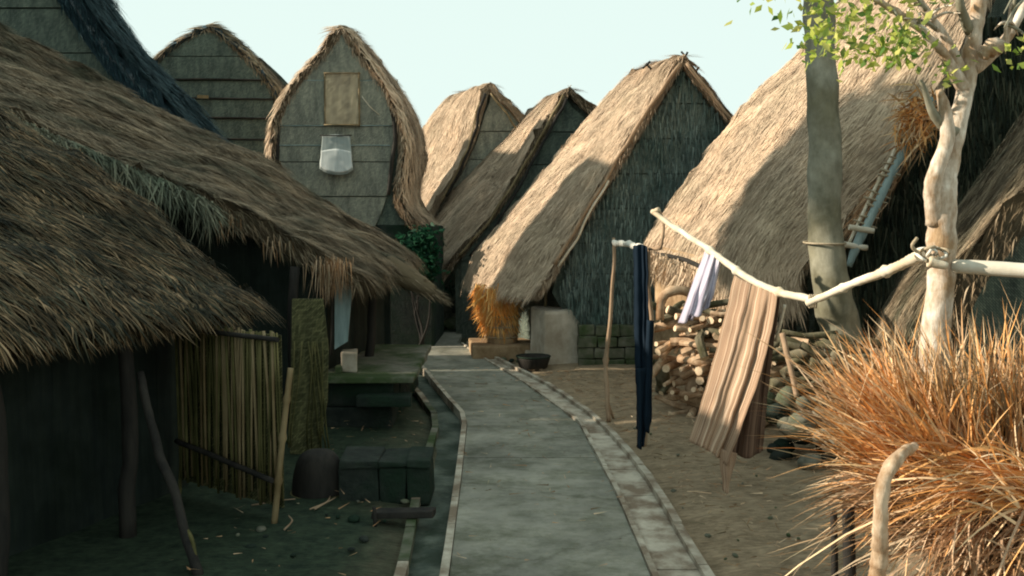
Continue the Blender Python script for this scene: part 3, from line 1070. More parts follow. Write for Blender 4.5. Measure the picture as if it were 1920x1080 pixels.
# low stone step over the pit in the left foreground
stp = thing('stone_step', 'dark low stone step beside the left drain', 'step', (-1.1, 6.7, 0))
xs = [-1.28, -.98, -.78, -.6]
for k in range(3):
    box('step_slab', xs[k], xs[k + 1] - .003, 6.55, 6.98, .25, .31 - .012 * (k % 2), 'stone_dark', stp, .015, .01, .02)
    box('riser_stone', xs[k] + .004, xs[k + 1] - .004, 6.58, 6.95, -.03, .247, 'stone_dark', stp, .02, .01)
bkt = thing('overturned_basket', 'dark overturned basket with a rounded top at the left end of the low stone step', 'basket', (-1.45, 6.75, 0))
ring = []
for i in range(9):
    a = i / 8 * math.pi / 2
    r_ = .2 * math.cos(a) ** .5 if a < math.pi / 2 - .01 else .01
    ring.append((r_, .34 * math.sin(a)))
V, Fc = [], []
for r_, z in ring:
    for k in range(20):
        a = k / 20 * 2 * math.pi
        V.append((-1.47 + r_ * math.cos(a), 6.78 + r_ * math.sin(a), z - .01))
for i in range(8):
    for k in range(20):
        Fc.append((i * 20 + k, i * 20 + (k + 1) % 20, (i + 1) * 20 + (k + 1) % 20, (i + 1) * 20 + k))
Fc.append(tuple(8 * 20 + k for k in range(20)))
mesh('bowl', V, Fc, 'wood_dark', bkt, True, uv=[(v[0] * 3, v[2] * 3) for v in V])
tube('rim', [(-1.47 + .205 * math.cos(a), 6.78 + .205 * math.sin(a), .0) for a in np.linspace(0, 2 * math.pi, 25)], .014, 'bamboo_green', bkt, 6, 40, caps=False)
wb = thing('wooden_plank', 'short dark plank lying beside the drain in the left foreground', 'plank', G(740, 975))
a, b = G(700, 975), G(812, 985)
box('board', a[0], b[0], a[1] - .07, a[1] + .05, .03, .075, 'wood_dark', wb, .008, .008, -.05)
tube('peg', [(a[0] + .03, a[1] - .1, -.02), (a[0] + .02, a[1] - .09, .12)], .014, 'wood_dark', wb, 6, 4)

# ------------------------------------------------------------------ hut L3 (tall, far left)
h3 = thing('tall_thatched_hut', 'tall dark blue-grey thatched hut behind the left roofs at the upper left edge', 'hut', (-6.7, 13, 0))
n3 = [P(440, 330, 12.4), P(400, 290, 12.4), P(330, 215, 12.4), P(270, 150, 12.4), P(215, 85, 12.4), P(160, 5, 12.4), P(110, -70, 12.4), P(50, -150, 12.4), P(-10, -160, 12.4), P(-80, -110, 12.4), P(-200, 60, 12.4), P(-330, 280, 12.4)]
f3 = [p + np.array((-.08, 1.35, .1)) for p in n3]
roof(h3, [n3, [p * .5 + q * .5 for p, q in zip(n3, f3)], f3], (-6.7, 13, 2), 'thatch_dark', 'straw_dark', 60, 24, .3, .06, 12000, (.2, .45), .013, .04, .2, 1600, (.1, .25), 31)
lev = [-.05, 2.6, 3.2, 3.8, 4.4, 5.0, 5.6, 6.2]
lef = [(p[0] + .1, p[2] - .15) for p in n3[8:]] + [(n3[-1][0] + .3, 0)]
rig = [(p[0] - .1, p[2] - .15) for p in n3[:8]] + [(n3[0][0] - .3, 0)]
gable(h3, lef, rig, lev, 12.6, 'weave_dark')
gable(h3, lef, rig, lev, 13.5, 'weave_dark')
wall_poly('side_wall', [(n3[0][0] - .35, 12.6, 0), (n3[0][0] - .35, 13.5, 0), (n3[0][0] - .35, 13.5, 2.6), (n3[0][0] - .35, 12.6, 2.6)], .05, 'weave_dark', h3, out=(1, 0, 0))

# ------------------------------------------------------------------ barns


def barn(label, apx, D, Lp, Rp, depth, shift, levels, floor, leg_z, seed, mat='weave_grey', thick=.16, straw='straw_old', under='thatch_old', inner=None, n_straw=9000, rise=.1):
    """bullet-shaped rice barn on posts. Lp, Rp: photo outline points from apex downwards"""
    c0 = P(apx[0], 400, D)
    t = thing('rice_barn', label, 'barn', (c0[0], D + depth / 2, 0))
    outl = [P(x, y, D) for x, y in Rp[::-1]] + [P(apx[0], apx[1], D)] + [P(x, y, D) for x, y in Lp]
    back = [p + np.array((shift, depth, rise)) for p in outl]
    md = [p * .5 + q * .5 + np.array((0, 0, -.05)) for p, q in zip(outl, back)]
    ins = (c0[0], D + depth / 2, outl[len(Rp)][2] - 1.6)
    hz_ = max(q[2] for q in outl)
    lip = []
    for q in outl:
        v_ = np.array((ins[0] - q[0], 0, (outl[len(Rp)][2] - 1.9) - q[2]))
        lip.append(q + v_ / np.linalg.norm(v_) * .1 + np.array((0, -.02, 0)))
    lip2 = [q * .4 + w_ * .6 + np.array((0, .06, 0)) for q, w_ in zip(lip, outl)]
    roof(t, [lip, lip2, [q + np.array((0, .26, 0)) for q in outl], md, back], ins, under, straw, 64, 34, thick, .03, n_straw, (.18, .4), .012, .03, .2, 2200, (.06, .2), seed, fscale=.8)
    k = len(Rp)
    right = [(p[0] - thick * .75, p[2]) for p in outl[:k]] + [(outl[k][0], outl[k][2] - thick * 1.2)]
    left = [(outl[k][0], outl[k][2] - thick * 1.2)] + [(p[0] + thick * .75, p[2]) for p in outl[k + 1:]]
    if inner:
        left, right = inner(left, right)
    bk_ = ([(outl[k][0], outl[k][2] - thick * .6)] + [(p[0] + thick * .45, p[2]) for p in outl[k + 1:]], [(p[0] - thick * .45, p[2]) for p in outl[:k]] + [(outl[k][0], outl[k][2] - thick * .6)])
    gable(t, left, right, levels, D + .1, mat, backing=bk_)
    gable(t, left, right, levels, D + depth - .15, mat, backing=bk_)
    # floor frame, disc-topped legs
    x0, x1 = edge_x(left, levels[0]), edge_x(right, levels[0])
    box('floor_frame', x0, x1, D + .05, D + depth - .1, levels[0] - .14, levels[0] - .01, 'wood_dark', t, .01)
    for lx in (x0 + .3, x1 - .3):
        for ly in (D + .35, D + depth - .4):
            tube('leg', [(lx, ly, -.05), (lx, ly, levels[0] - .15)], .09, 'wood_dark', t, 10, 6, 0, .05)
            disc = [(lx, ly, levels[0] - .34), (lx, ly, levels[0] - .28)]
            tube('rat_guard', disc, (.26, .2), 'wood_dark', t, 18, 2)
    return t, left, right


bA, lA, rA = barn('tall pointed rice barn with a tan mat hatch high in its grey gable', (640, 40), 15.1,
                  [(600, 85), (560, 130), (525, 180), (503, 235), (495, 310), (500, 360), (520, 410)],
                  [(680, 88), (720, 140), (748, 190), (766, 245), (769, 300), (761, 350), (763, 388), (786, 418)],
                  2.4, .02, [P(640, 425, 15.1)[2], P(640, 368, 15.1)[2], P(640, 303, 15.1)[2], P(640, 235, 15.1)[2], P(640, 150, 15.1)[2], P(640, 62, 15.1)[2]],
                  0, 0, 41, straw='straw_sun',
                  inner=lambda l, r: (l, [(P(x, y, 15.1)[0], P(x, y, 15.1)[2]) for x, y in ((700, 430), (718, 390), (728, 350), (736, 300), (738, 240), (727, 190), (700, 130), (662, 85), (640, 55))]))
box('underfloor_shade_box', -3.7, -1.3, 15.25, 17.2, -.05, 2.09, 'stone_dark', bA, .04, .02)  # dark box added to stand for the shade under the barn
Yb = 15.1
# lashing sticks along the seams
for y in (235, 272, 150):
    z = P(640, y, Yb)[2]
    tube('seam_stick', [(edge_x(lA, z) + .05, Yb + .05, z), (edge_x(rA, z) - .05, Yb + .05, z)], .007, 'wood_grey', bA, 5, 12, .01)
tube('cord', [P(678, 180, Yb), P(694, 200, Yb - .02), P(712, 216, Yb)], .005, 'pole', bA, 5, 8)
# sagging inner post line on the right of the gable
tube('edge_pole', [P(735, 200, 15.15), P(740, 260, 15.1), P(733, 320, 15.1), P(727, 365, 15.1)], (.03, .035, .035, .03), 'wood_dark', bA, 7, 16, .03, .1)
tube('edge_pole', [P(525, 185, 15.15), P(521, 240, 15.15), P(520, 312, 15.15), P(524, 400, 15.15)], .03, 'wood_dark', bA, 7, 16, .03, .1)


def panel_px(name, parent, q, Y, thick, mat):
    return wall_poly(name, [P(x, y, Y) for x, y in q], thick, mat, parent)


hat = panel_px('mat_hatch', bA, [(608, 136), (674, 136), (675, 236), (609, 234)], 15.13, .03, 'weave_tan')
for x in (609, 673):
    tube('batten', [P(x, 135, 15.1), P(x + .5, 236, 15.1)], .011, 'bamboo', hat, 5, 6)
for y in (137, 234):
    tube('batten', [P(607, y, 15.08), P(675, y, 15.08)], .01, 'bamboo', hat, 5, 6)
# pale cloth hung below the hatch
clo = thing('hanging_cloth', 'pale grey-white cloth hung below the tan hatch of the pointed barn', 'cloth', P(630, 325, 15.0))


def cloth(name, tops, bots, mat, parent,  folds=5, amp=.03, nu=40, nv=30, thick=.004, seed=0.0, sag=0.0, fold_top=.4, mid=None):
    A = catmull(tops, nu)
    B = catmull(bots, nu)
    Mi = catmull(mid, nu) if mid else (A + B) / 2
    V = []
    uv = []
    for j in range(nv):
        f = j / (nv - 1)
        for i in range(nu):
            u = i / (nu - 1)
            p = A[i] * ((1 - f) * (1 - 2 * f)) + Mi[i] * (4 * f * (1 - f)) + B[i] * (f * (2 * f - 1))
            ph = u * folds * 2 * math.pi + seed + .6 * math.sin(f * 2.5 + seed)
            a = amp * (fold_top + (1 - fold_top) * f)
            am = .35 + .9 * abs(nz((u * 2.1, f * .5, 0), 1.5, seed + 11)) * 2
            ph = ph + 1.6 * nz((u * 3, f * .8, 0), 1.0, seed)
            p = p + np.array((a * .3 * math.cos(ph * 1.3), a * am * (math.sin(ph) + .45 * math.sin(ph * 2.3 + f * 2)), 0))
            p[2] += sag * math.sin(math.pi * u) * (1 - f) * -1
            p += .006 * np.array((nz(p, 9, seed), nz(p, 9, seed + 4), 0)) + np.array((.2, 1, 0)) * (amp * 1.6 * f * (nz((p[0] * 2 + p[2] * 1.2, 0, p[2] * 1.6), 2.2, seed + 6)) + amp * .5 * nz((p[0], p[1], p[2] * .5), 11, seed))
            V.append(p)
            uv.append((u, f))
    Fc = [(j * nu + i, j * nu + i + 1, (j + 1) * nu + i + 1, (j + 1) * nu + i) for j in range(nv - 1) for i in range(nu - 1)]
    o = mesh(name, V, Fc, mat, parent, True, uv=uv)
    md = o.modifiers.new("thickness", 'SOLIDIFY')
    md.thickness = thick
    return o


cloth('drape', [P(604, 254, 15.04), P(630, 252, 15.04), P(656, 254, 15.04)], [P(599, 316, 15.02), P(612, 324, 15.0), P(630, 328, 15.0), P(650, 326, 15.0), P(662, 318, 15.02)], 'cloth_grey', clo, 1.5, .006, 24, 16)
cloth('lower_fold', [P(602, 283, 15.015), P(630, 279, 15.0), P(658, 284, 15.015)], [P(600, 312, 15.005), P(612, 320, 14.985), P(630, 324, 14.985), P(650, 322, 14.985), P(661, 314, 15.0)], 'cloth_pale', clo, 1.5, .005, 24, 12)
tube('hanging_rod', [P(600, 254, 15.02), P(660, 254, 15.02)], .01, 'wood_dark', clo, 5, 6)

bB, lB, rB = barn('broad round-shouldered rice barn with banded dark gable behind the left roofs', (393, 40), 17.0,
                  [(343, 60), (298, 95), (255, 138), (215, 200), (190, 270), (185, 360)],
                  [(435, 68), (475, 105), (510, 145), (527, 175), (540, 240), (545, 300), (540, 380)],
                  2.6, -.3, [P(400, y, 17.0)[2] for y in (430, 330, 262, 222, 186, 150, 105, 58)], 0, 0, 43, mat='weave_dark', under='thatch_dark', straw='straw_old')
for y in (150, 186, 222, 262):
    z = P(400, y, 17.0)[2]
    a, b = edge_x(lB, z), edge_x(rB, z)
    tube('seam_shadow_pole', [(a, 17.02, z), ((a + b) / 2, 17.0, z + .02), (b, 17.02, z)], .016, 'wood_dark', bB, 6, 14, .03, .1)
panel_px('vent_patch', bB, [(370, 178), (391, 179), (391, 185), (370, 184)], 16.95, .02, 'bamboo')
panel_px('vent_patch', bB, [(362, 232), (386, 232), (386, 238), (362, 238)], 16.95, .02, 'weave_grey')

# ------------------------------------------------------------------ right-hand row of huts


def hut_right(label, Y0, near_px, near_Y, far_px, far_Y, gable_mat, seed, under='thatch_sun', straw='straw_sun', n_straw=22000, right_px=None, thick=.13,
              width=.008, mids=None, straw_len=(.16, .36), lumps=.05, fringe=2200, nuv=(64, 36)):
    """near_px: left eave .. apex .. right eave of the gable end nearest the camera"""
    a = P(*near_px[0], near_Y[0])
    t = thing('thatched_hut', label, 'hut', (a[0] + 1.2, a[1] + 1.5, 0))
    S = [[P(x, y, Y) for (x, y), Y in zip(near_px, near_Y)]]
    for mp, my in (mids or []):
        S.append([P(x, y, Y) for (x, y), Y in zip(mp, my)])
    S.append([P(x, y, Y) for (x, y), Y in zip(far_px, far_Y)])
    cen = np.mean([np.mean(s, axis=0) for s in S], axis=0)
    cen[2] = .8
    roof(t, S, cen, under, straw, nuv[0], nuv[1], thick, lumps, n_straw, straw_len, width, .01, .16, fringe, (.05, .15), seed)
    return t, S


def lerp_list(a, b, f):
    return [((x0 * (1 - f) + x1 * f), (y0 * (1 - f) + y1 * f)) for (x0, y0), (x1, y1) in zip(a, b)]


# farthest: apex at 915,155
hd1, S1 = hut_right('farthest thatched hut, its tan roof slope lit behind the pointed barn', 0,
                    [(790, 430), (820, 372), (852, 325), (880, 265), (897, 205), (915, 155), (945, 180), (975, 210), (1030, 290), (1100, 400)], [19.5] * 10,
                    [(700, 420), (735, 370), (760, 330), (782, 270), (805, 222), (850, 178), (880, 200), (920, 240), (1000, 330), (1060, 400)], [22.5] * 10, 'weave_dark', 51)
lo = [(P(x, y, 19.5)[0] + .15, P(x, y, 19.5)[2]) for x, y in [(790, 430), (820, 372), (852, 325), (880, 265), (897, 205), (915, 168)]]
ro = [(P(x, y, 19.5)[0] - .15, P(x, y, 19.5)[2]) for x, y in [(915, 168), (945, 185), (975, 215), (1030, 290), (1100, 400)]]
gable(hd1, lo, ro, [-.05, 1.5, 2.3, 2.9, 3.5, 4.1, 4.9], 19.7, 'weave_grey')
tube('rake_pole', [P(909, 175, 19.4), P(890, 245, 19.4), P(868, 310, 19.4), P(835, 368, 19.4)], .035, 'wood_dark', hd1, 6, 20, .05, .2)
tube('rake_pole', [P(920, 175, 19.4), P(950, 215, 19.4), P(985, 265, 19.4)], .02, 'bamboo', hd1, 6, 12, .03, .1)
tube('rake_pole', [P(900, 190, 19.35), P(872, 290, 19.35), P(826, 378, 19.35)], .018, 'bamboo', hd1, 6, 12, .04, .1)

# middle-far: apex at 1065,160
hd2, S2 = hut_right('second farthest thatched hut on the right, a narrow roof between two larger ones', 0,
                    [(815, 530), (848, 485), (880, 445), (930, 385), (985, 295), (1030, 215), (1065, 162), (1090, 185), (1120, 212), (1180, 290), (1250, 420)], [16.8] * 11,
                    [(758, 480), (785, 440), (810, 408), (850, 350), (915, 285), (975, 225), (1030, 180), (1060, 190), (1090, 215), (1150, 290), (1220, 400)], [20.0] * 11, 'weave_dark', 53, under='thatch_old', straw='straw_sun')
lo = [(P(x, y, 16.8)[0] + .15, P(x, y, 16.8)[2]) for x, y in [(848, 485), (880, 445), (930, 385), (985, 295), (1030, 215), (1065, 176)]]
ro = [(P(x, y, 16.8)[0] - .15, P(x, y, 16.8)[2]) for x, y in [(1065, 176), (1090, 200), (1120, 225), (1180, 300), (1250, 420)]]
gable(hd2, lo, ro, [-.05, 1.4, 2.0, 2.6, 3.2, 3.8, 4.4], 17.0, 'weave_dark')
tube('rake_pole', [P(1055, 178, 16.72), P(985, 305, 16.72), P(920, 410, 16.72), P(862, 480, 16.72)], .025, 'bamboo', hd2, 6, 20, .04, .1)
tube('rake_pole', [P(1062, 185, 16.7), P(1000, 300, 16.7), P(935, 415, 16.7), P(880, 480, 16.7)], .03, 'wood_dark', hd2, 6, 20, .04, .15)

# main gabled hut: apex at 1280,102
nC = [(1005, 548), (1035, 505), (1062, 455), (1110, 372), (1160, 292), (1215, 202), (1250, 145), (1280, 103), (1312, 140), (1345, 180), (1385, 228), (1470, 350), (1560, 500)]
nCY = [12.9, 12.9, 12.95] + [13.0] * 10
mC = [(925, 535), (945, 500), (975, 452), (1035, 380), (1095, 300), (1155, 222), (1200, 165), (1240, 115), (1270, 145), (1310, 190), (1350, 240), (1430, 350), (1520, 490)]
fC = [(878, 522), (890, 490), (905, 458), (960, 392), (1025, 315), (1085, 240), (1140, 178), (1200, 132), (1240, 160), (1280, 205), (1320, 250), (1390, 350), (1470, 480)]
hc, SC = hut_right('gabled hut left of the clothes poles, sunlit roof slope and dark shaggy gable', 0, nC, nCY, fC, [15.2] * 13, '', 61, n_straw=42000, width=.007,
                   mids=[(mC, [14.1] * 13)], fringe=3600, nuv=(90, 44), thick=.12)
lo = [(P(x, y, 13)[0] + .12, P(x, y, 13)[2]) for x, y in [(1045, 520), (1062, 465), (1110, 382), (1160, 302), (1215, 212), (1250, 155), (1280, 122)]]
lo = [(P(1092, 612, 13)[0], P(1092, 612, 13)[2]), (P(1050, 560, 13)[0], P(1050, 560, 13)[2])] + lo
ro = [(P(x, y, 13)[0] - .12, P(x, y, 13)[2]) for x, y in [(1280, 122), (1312, 150), (1345, 190), (1385, 238), (1470, 360), (1560, 510)]]
zb = P(1150, 615, 13)[2]
gable(hc, lo, ro, [zb, .95, 1.35, 1.8, 2.3, 2.8, 3.3, 3.8, 4.35], 13.22, 'weave_mid', name='grass_panel')
# shaggy grass cladding hanging on the gable, in rows
rg = np.random.default_rng(17)
n_ = 7000
zz = zb + (4.35 - zb) * (1 - np.sqrt(rg.random(n_))) * 1.0
zz = np.where(rg.random(n_) < .25, zb + rg.random(n_) * .6, zz)
la = np.array([edge_x(lo, z) for z in zz])
ra = np.array([edge_x(ro, z) for z in zz])
xx = la + (ra - la) * rg.random(n_)
base = np.stack([xx, 13.14 - .05 * rg.random(n_), zz + .12], 1)
dr = np.stack([rg.normal(0, .1, n_), rg.normal(-.03, .05, n_), -np.ones(n_)], 1)
dr /= np.linalg.norm(dr, axis=1)[:, None]
blades('grass_cladding', hc, base, dr, .1 + .16 * rg.random(n_), .009, 0, straw_mat('blue_grey_grass', [(.12, .17, .16), (.19, .25, .23), (.25, .31, .285), (.2, .265, .24)], .45), rg, 2)
tube('rake_pole', [P(1274, 120, 12.85), P(1211, 212, 12.83), P(1146, 318, 12.83), P(1096, 400, 12.8), P(1064, 455, 12.77), P(1036, 495, 12.72)], .026, 'pole_brown', hc, 7, 36, .03, .1)
tube('rake_pole', [P(1286, 118, 12.88), P(1320, 160, 12.88), P(1372, 225, 12.88)], .024, 'pole_brown', hc, 7, 18, .02, .1)
tube('rake_pole', [P(1140, 338, 12.82), P(1105, 400, 12.8), P(1080, 450, 12.78), P(1045, 500, 12.75)], .018, 'pole', hc, 6, 16, .03, .1)
# crossed stick ends above the ridge
for (xa, ya), (xb, yb) in (((1278, 118), (1296, 84)), ((1290, 112), (1268, 86)), ((1300, 140), (1318, 116)), ((1206, 128), (1228, 106)), ((1222, 130), (1204, 112))):
    tube('ridge_stick', [P(xa, ya, 13.3), P(xa * .4 + xb * .6, ya * .4 + yb * .6, 13.3)], .016, 'wood_dark', hc, 5, 4, .01)
# walls behind the verandah and stone plinth
wall_poly('side_wall', [P(1085, 690, 13.3), P(960, 650, 15.1), P(960, 480, 15.1), P(1085, 480, 13.3)], .05, 'weave_dark', hc, out=(-1, -.3, 0))
wall_poly('back_wall', [(-.2, 15.3, 0), (3.6, 15.3, 0), (3.6, 15.3, 1.5), (2.0, 15.3, 4.2), (.1, 15.3, 1.6)], .05, 'weave_dark', hc, out=(0, 1, 0))
wall_poly('side_wall', [(4.1, 13.3, 0), (3.9, 15.2, 0), (3.9, 15.2, 1.6), (4.1, 13.3, 1.6)], .05, 'weave_dark', hc, out=(1, 0, 0))
xa, xb = P(1086, 690, 13.05)[0], 3.9
rr_ = 0
for row in range(4):
    x = xa - .02
    while x < xb - .05:
        wd = rnd.uniform(.16, .3)
        box('plinth_stone', x + .006, min(x + wd, xb) - .006, 13.0 + rnd.uniform(-.02, .02), 13.3, row * .165 - .03, row * .165 + .125, 'stone', hc, .02, .012)
        x += wd
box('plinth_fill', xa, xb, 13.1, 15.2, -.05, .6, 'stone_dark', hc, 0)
tube('verandah_post', [P(1022, 600, 13.6), P(1024, 520, 13.6)], .025, 'bamboo', hc, 6, 6)
tube('eave_pole', [P(1040, 520, 13.1), P(910, 512, 14.9)], .03, 'wood_dark', hc, 6, 10, .02)
# inner dark block of the verandah floor
box('verandah_floor', .35, xa, 13.35, 15.0, -.02, .14, 'earth_wall', hc, .02, .01)

# limewashed stair block
sb = thing('plastered_block', 'limewashed wall block at the corner of the gabled hut, its left side sunlit', 'block', P(1040, 690, 13.1))
a, b = P(1003, 600, 13.15), P(1082, 690, 13.15)
box('block', a[0] + .02, b[0] + .02, 13.14, 13.8, -.02, P(1040, 583, 13.0)[2], 'plaster', sb, .05, .015, .32, .02)
a, b = P(985, 600, 13.4), P(1006, 690, 13.3)
box('low_step', a[0], b[0] - .01, 13.4, 13.8, -.02, .16, 'plaster', sb, .03, .01)
bs = thing('shallow_basin', 'round dark basin on the ground in front of the limewashed block', 'basin', G(999, 686))
c = G(1000, 694)
ring = [(.15, .0), (.2, .05), (.235, .16), (.245, .2), (.225, .2), (.19, .08), (.12, .03), (.01, .03)]
V, Fc = [], []
for r_, z in ring:
    for k in range(24):
        a = k / 24 * 2 * math.pi
        V.append((c[0] + r_ * math.cos(a), c[1] + r_ * math.sin(a), z + .0))
for i in range(len(ring) - 1):
    for k in range(24):
        Fc.append((i * 24 + k, i * 24 + (k + 1) % 24, (i + 1) * 24 + (k + 1) % 24, (i + 1) * 24 + k))
Fc.append(tuple(range(24))[::-1])
mesh('bowl', V, Fc, 'wood_dark', bs, True)
tube('rim', [(c[0] + .24 * math.cos(a), c[1] + .24 * math.sin(a), .2) for a in np.linspace(0, 2 * math.pi, 25)], .012, 'stone_dark', bs, 6, 40, caps=False)

# bound straw pillar catching the sun under the far eave corner
sp = thing('straw_bundle', 'round bound bundle with glowing orange straw under the eave corner of the gabled hut', 'straw bundle', G(940, 648))
c = P(940, 642, 14.2)
box('base_slab', -.65, .42, 13.75, 14.75, -.03, c[2], 'earth_wall', sp, .03, .02, .1)
tube('bound_base', [(c[0], c[1], c[2] - .02), (c[0], c[1], c[2] + .25), (c[0] - .01, c[1], c[2] + .45)], (.25, .255, .24), 'earth_wall', sp, 20, 10, 0, .05)
for z in (.1, .26, .42):
    tube('binding', [(c[0] + .262 * math.cos(a), c[1] + .262 * math.sin(a), c[2] + z) for a in np.linspace(0, 2 * math.pi, 25)], .012, 'rope', sp, 5, 40, caps=False)
rg = np.random.default_rng(19)
tube('bundle_core', [(c[0], c[1], .5), (c[0] - .04, c[1], .95), (c[0] - .06, c[1], 1.12)], (.2, .23, .17), 'thatch_sun', sp, 14, 10, 0, .1)
n_ = 3000
f = rg.random(n_)
a = rg.random(n_) * 2 * math.pi
r_ = .2 + .1 * f
f = f ** .8
base = np.stack([c[0] - .1 * f + r_ * np.cos(a), c[1] + r_ * np.sin(a), .46 + .66 * f + rg.normal(0, .03, n_)], 1)
dr = np.stack([np.cos(a) * .35 + rg.normal(0, .3, n_), np.sin(a) * .35 + rg.normal(0, .3, n_), -1 + rg.normal(0, .3, n_)], 1)
dr /= np.linalg.norm(dr, axis=1)[:, None]
blades('loose_straw', sp, base, dr, .12 + .2 * rg.random(n_), .009, .0, 'straw_gold', rg, 2)

# ------------------------------------------------------------------ big roof on the right
s0 = [(1212, 470), (1222, 440), (1250, 398), (1300, 322), (1380, 215), (1440, 145), (1500, 88), (1590, -20), (1700, -150), (1850, -330)]
s1 = [(1300, 492), (1318, 455), (1350, 405), (1405, 325), (1480, 225), (1540, 150), (1600, 80), (1680, -30), (1780, -170), (1930, -360)]
s2 = [(1385, 545), (1392, 492), (1415, 440), (1465, 370), (1535, 290), (1600, 220), (1665, 150), (1750, 0), (1840, -160), (1990, -390)]
s3 = [(1500, 575), (1495, 520), (1530, 470), (1590, 400), (1650, 330), (1700, 262), (1742, 190), (1805, 80), (1880, -70), (2010, -340)]
he = thing('thatched_hut', 'largest sunlit thatched roof on the right, behind the grey tree trunk', 'hut', (4.5, 11, 0))
SE = [[P(x, y, Y) for (x, y) in s] for s, Y in ((s3, 9.55), (s2, 9.9), (s1, 11.2), (s0, 12.6))]
for s_ in SE:
    r = s_[-1]
    s_ += [r + np.array((.5, 0, -.1)), r + np.array((2.6, .2, -3.2)), r + np.array((3.6, .2, -4.8))]
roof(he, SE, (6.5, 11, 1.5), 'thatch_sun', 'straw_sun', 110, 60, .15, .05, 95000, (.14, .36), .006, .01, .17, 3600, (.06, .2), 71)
# dark gable of the big hut
lg = [(P(x, y, 9.9)[0] + .2, P(x, y, 9.9)[2] - .05) for x, y in s3]
lg = [(lg[0][0], -.05)] + lg
rgt = [(8.2, -.05), (8.1, 2.4), (lg[-1][0] + .5, lg[-1][1])]
gable(he, lg, rgt, [-.05, .7, 1.3, 1.8, 2.3, 2.9, 3.5, 4.1, 4.8, 5.5, 6.2], 10.25, 'weave_dark', name='grass_panel')
rg = np.random.default_rng(27)
n_ = 9000
zz = .2 + 4.0 * rg.random(n_)
la = np.array([edge_x(lg, z) for z in zz])
xx = la + .05 + 2.6 * rg.random(n_)
base = np.stack([xx, 10.16 - .06 * rg.random(n_), zz + .15], 1)
dr = np.stack([rg.normal(0, .14, n_), rg.normal(-.05, .06, n_), -np.ones(n_)], 1)
dr /= np.linalg.norm(dr, axis=1)[:, None]
blades('grass_cladding', he, base, dr, .14 + .25 * rg.random(n_), .011, 0, straw_mat('green_brown_grass', [(.03, .045, .032), (.07, .085, .058), (.13, .125, .085)], .4), rg, 2)
# front wall under the eave: straw and mud lit by the sun
wall_poly('side_wall', [P(1232, 700, 12.3), P(1400, 800, 10.2), P(1400, 500, 10.2), P(1232, 460, 12.3)], .06, 'earth_wall', he, out=(-1, -.25, 0))
wall_poly('back_wall', [(2.2, 12.4, 0), (8, 12.4, 0), (8, 12.4, 2), (7.5, 12.4, 5), (2.4, 12.4, 1.6)], .06, 'weave_dark', he, out=(0, 1, 0))
tube('eave_pole', [P(1218, 474, 12.4), P(1290, 490, 11.3), P(1378, 535, 10.0)], .03, 'wood_dark', he, 7, 16, .02)
n_ = 1500
f = rg.random(n_)[:, None]
A_, B_ = P(1218, 478, 12.3), P(1385, 540, 10.1)
base = A_ * (1 - f) + B_ * f + rg.normal(0, .04, (n_, 3))
dr = np.stack([rg.normal(0, .3, n_), rg.normal(-.1, .25, n_), -np.ones(n_)], 1)
dr /= np.linalg.norm(dr, axis=1)[:, None]
blades('hanging_straw', he, base, dr, .1 + .3 * rg.random(n_), .01, 0, 'straw_sun', rg, 3)
# rake: bamboo pole with lashings and short cross pieces
ra_ = [P(1748, 185, 8.72), P(1712, 250, 8.72), P(1672, 325, 8.72), P(1640, 395, 8.7), P(1612, 452, 8.68)]
tube('rake_pole', ra_, .042, 'wood_grey', he, 8, 30, .012, .12)
tube('rake_pole', [q + np.array((-.09, .02, -.02)) for q in ra_], .016, 'pole', he, 7, 30, .02, .12)
rp = catmull(np.array(ra_), 40)
for k in range(2, 36, 2):
    q = rp[k]
    a = rnd.uniform(.06, .15)
    tube('rake_lashing', [q + (-a, 0, rnd.uniform(0, .06)), q + (a * .5, -.03, rnd.uniform(-.05, .03))], rnd.uniform(.008, .014), 'rope', he, 5, 4, .01)
for (x, y) in ((1616, 430), (1604, 462)):
    tube('rake_crosspiece', [P(x - 24, y - 4, 8.64), P(x + 22, y + 3, 8.64)], .028, 'pole', he, 8, 8, .008, .1)
tube('rake_tail', [P(1618, 430, 8.68), P(1606, 462, 8.66), P(1592, 500, 8.64)], (.04, .045, .03), 'wood_grey', he, 8, 8, .01, .1)
n_ = 420
base = P(1722, 222, 8.64) + rg.normal(0, 1, (n_, 3)) * (.09, .05, .11)
dr = rg.normal(0, 1, (n_, 3)) + (-.9, -.3, -.6)
dr /= np.linalg.norm(dr, axis=1)[:, None]
blades('loose_straw', he, base, dr, .1 + .2 * rg.random(n_), .01, .2, 'straw_orange', rg, 3)
# long stalks hanging across the shaded lower slope
n_ = 500
f = rg.random(n_)[:, None]
base = P(1715, 262, 9.2) * (1 - f) + P(1640, 380, 9.2) * f + rg.normal(0, .03, (n_, 3))
dr = np.stack([rg.normal(-.62, .1, n_), rg.normal(-.02, .05, n_), rg.normal(-.78, .1, n_)], 1)
dr /= np.linalg.norm(dr, axis=1)[:, None]
blades('loose_straw', he, base, dr, .25 + .4 * rg.random(n_), .009, .1, 'straw_tan', rg, 3)

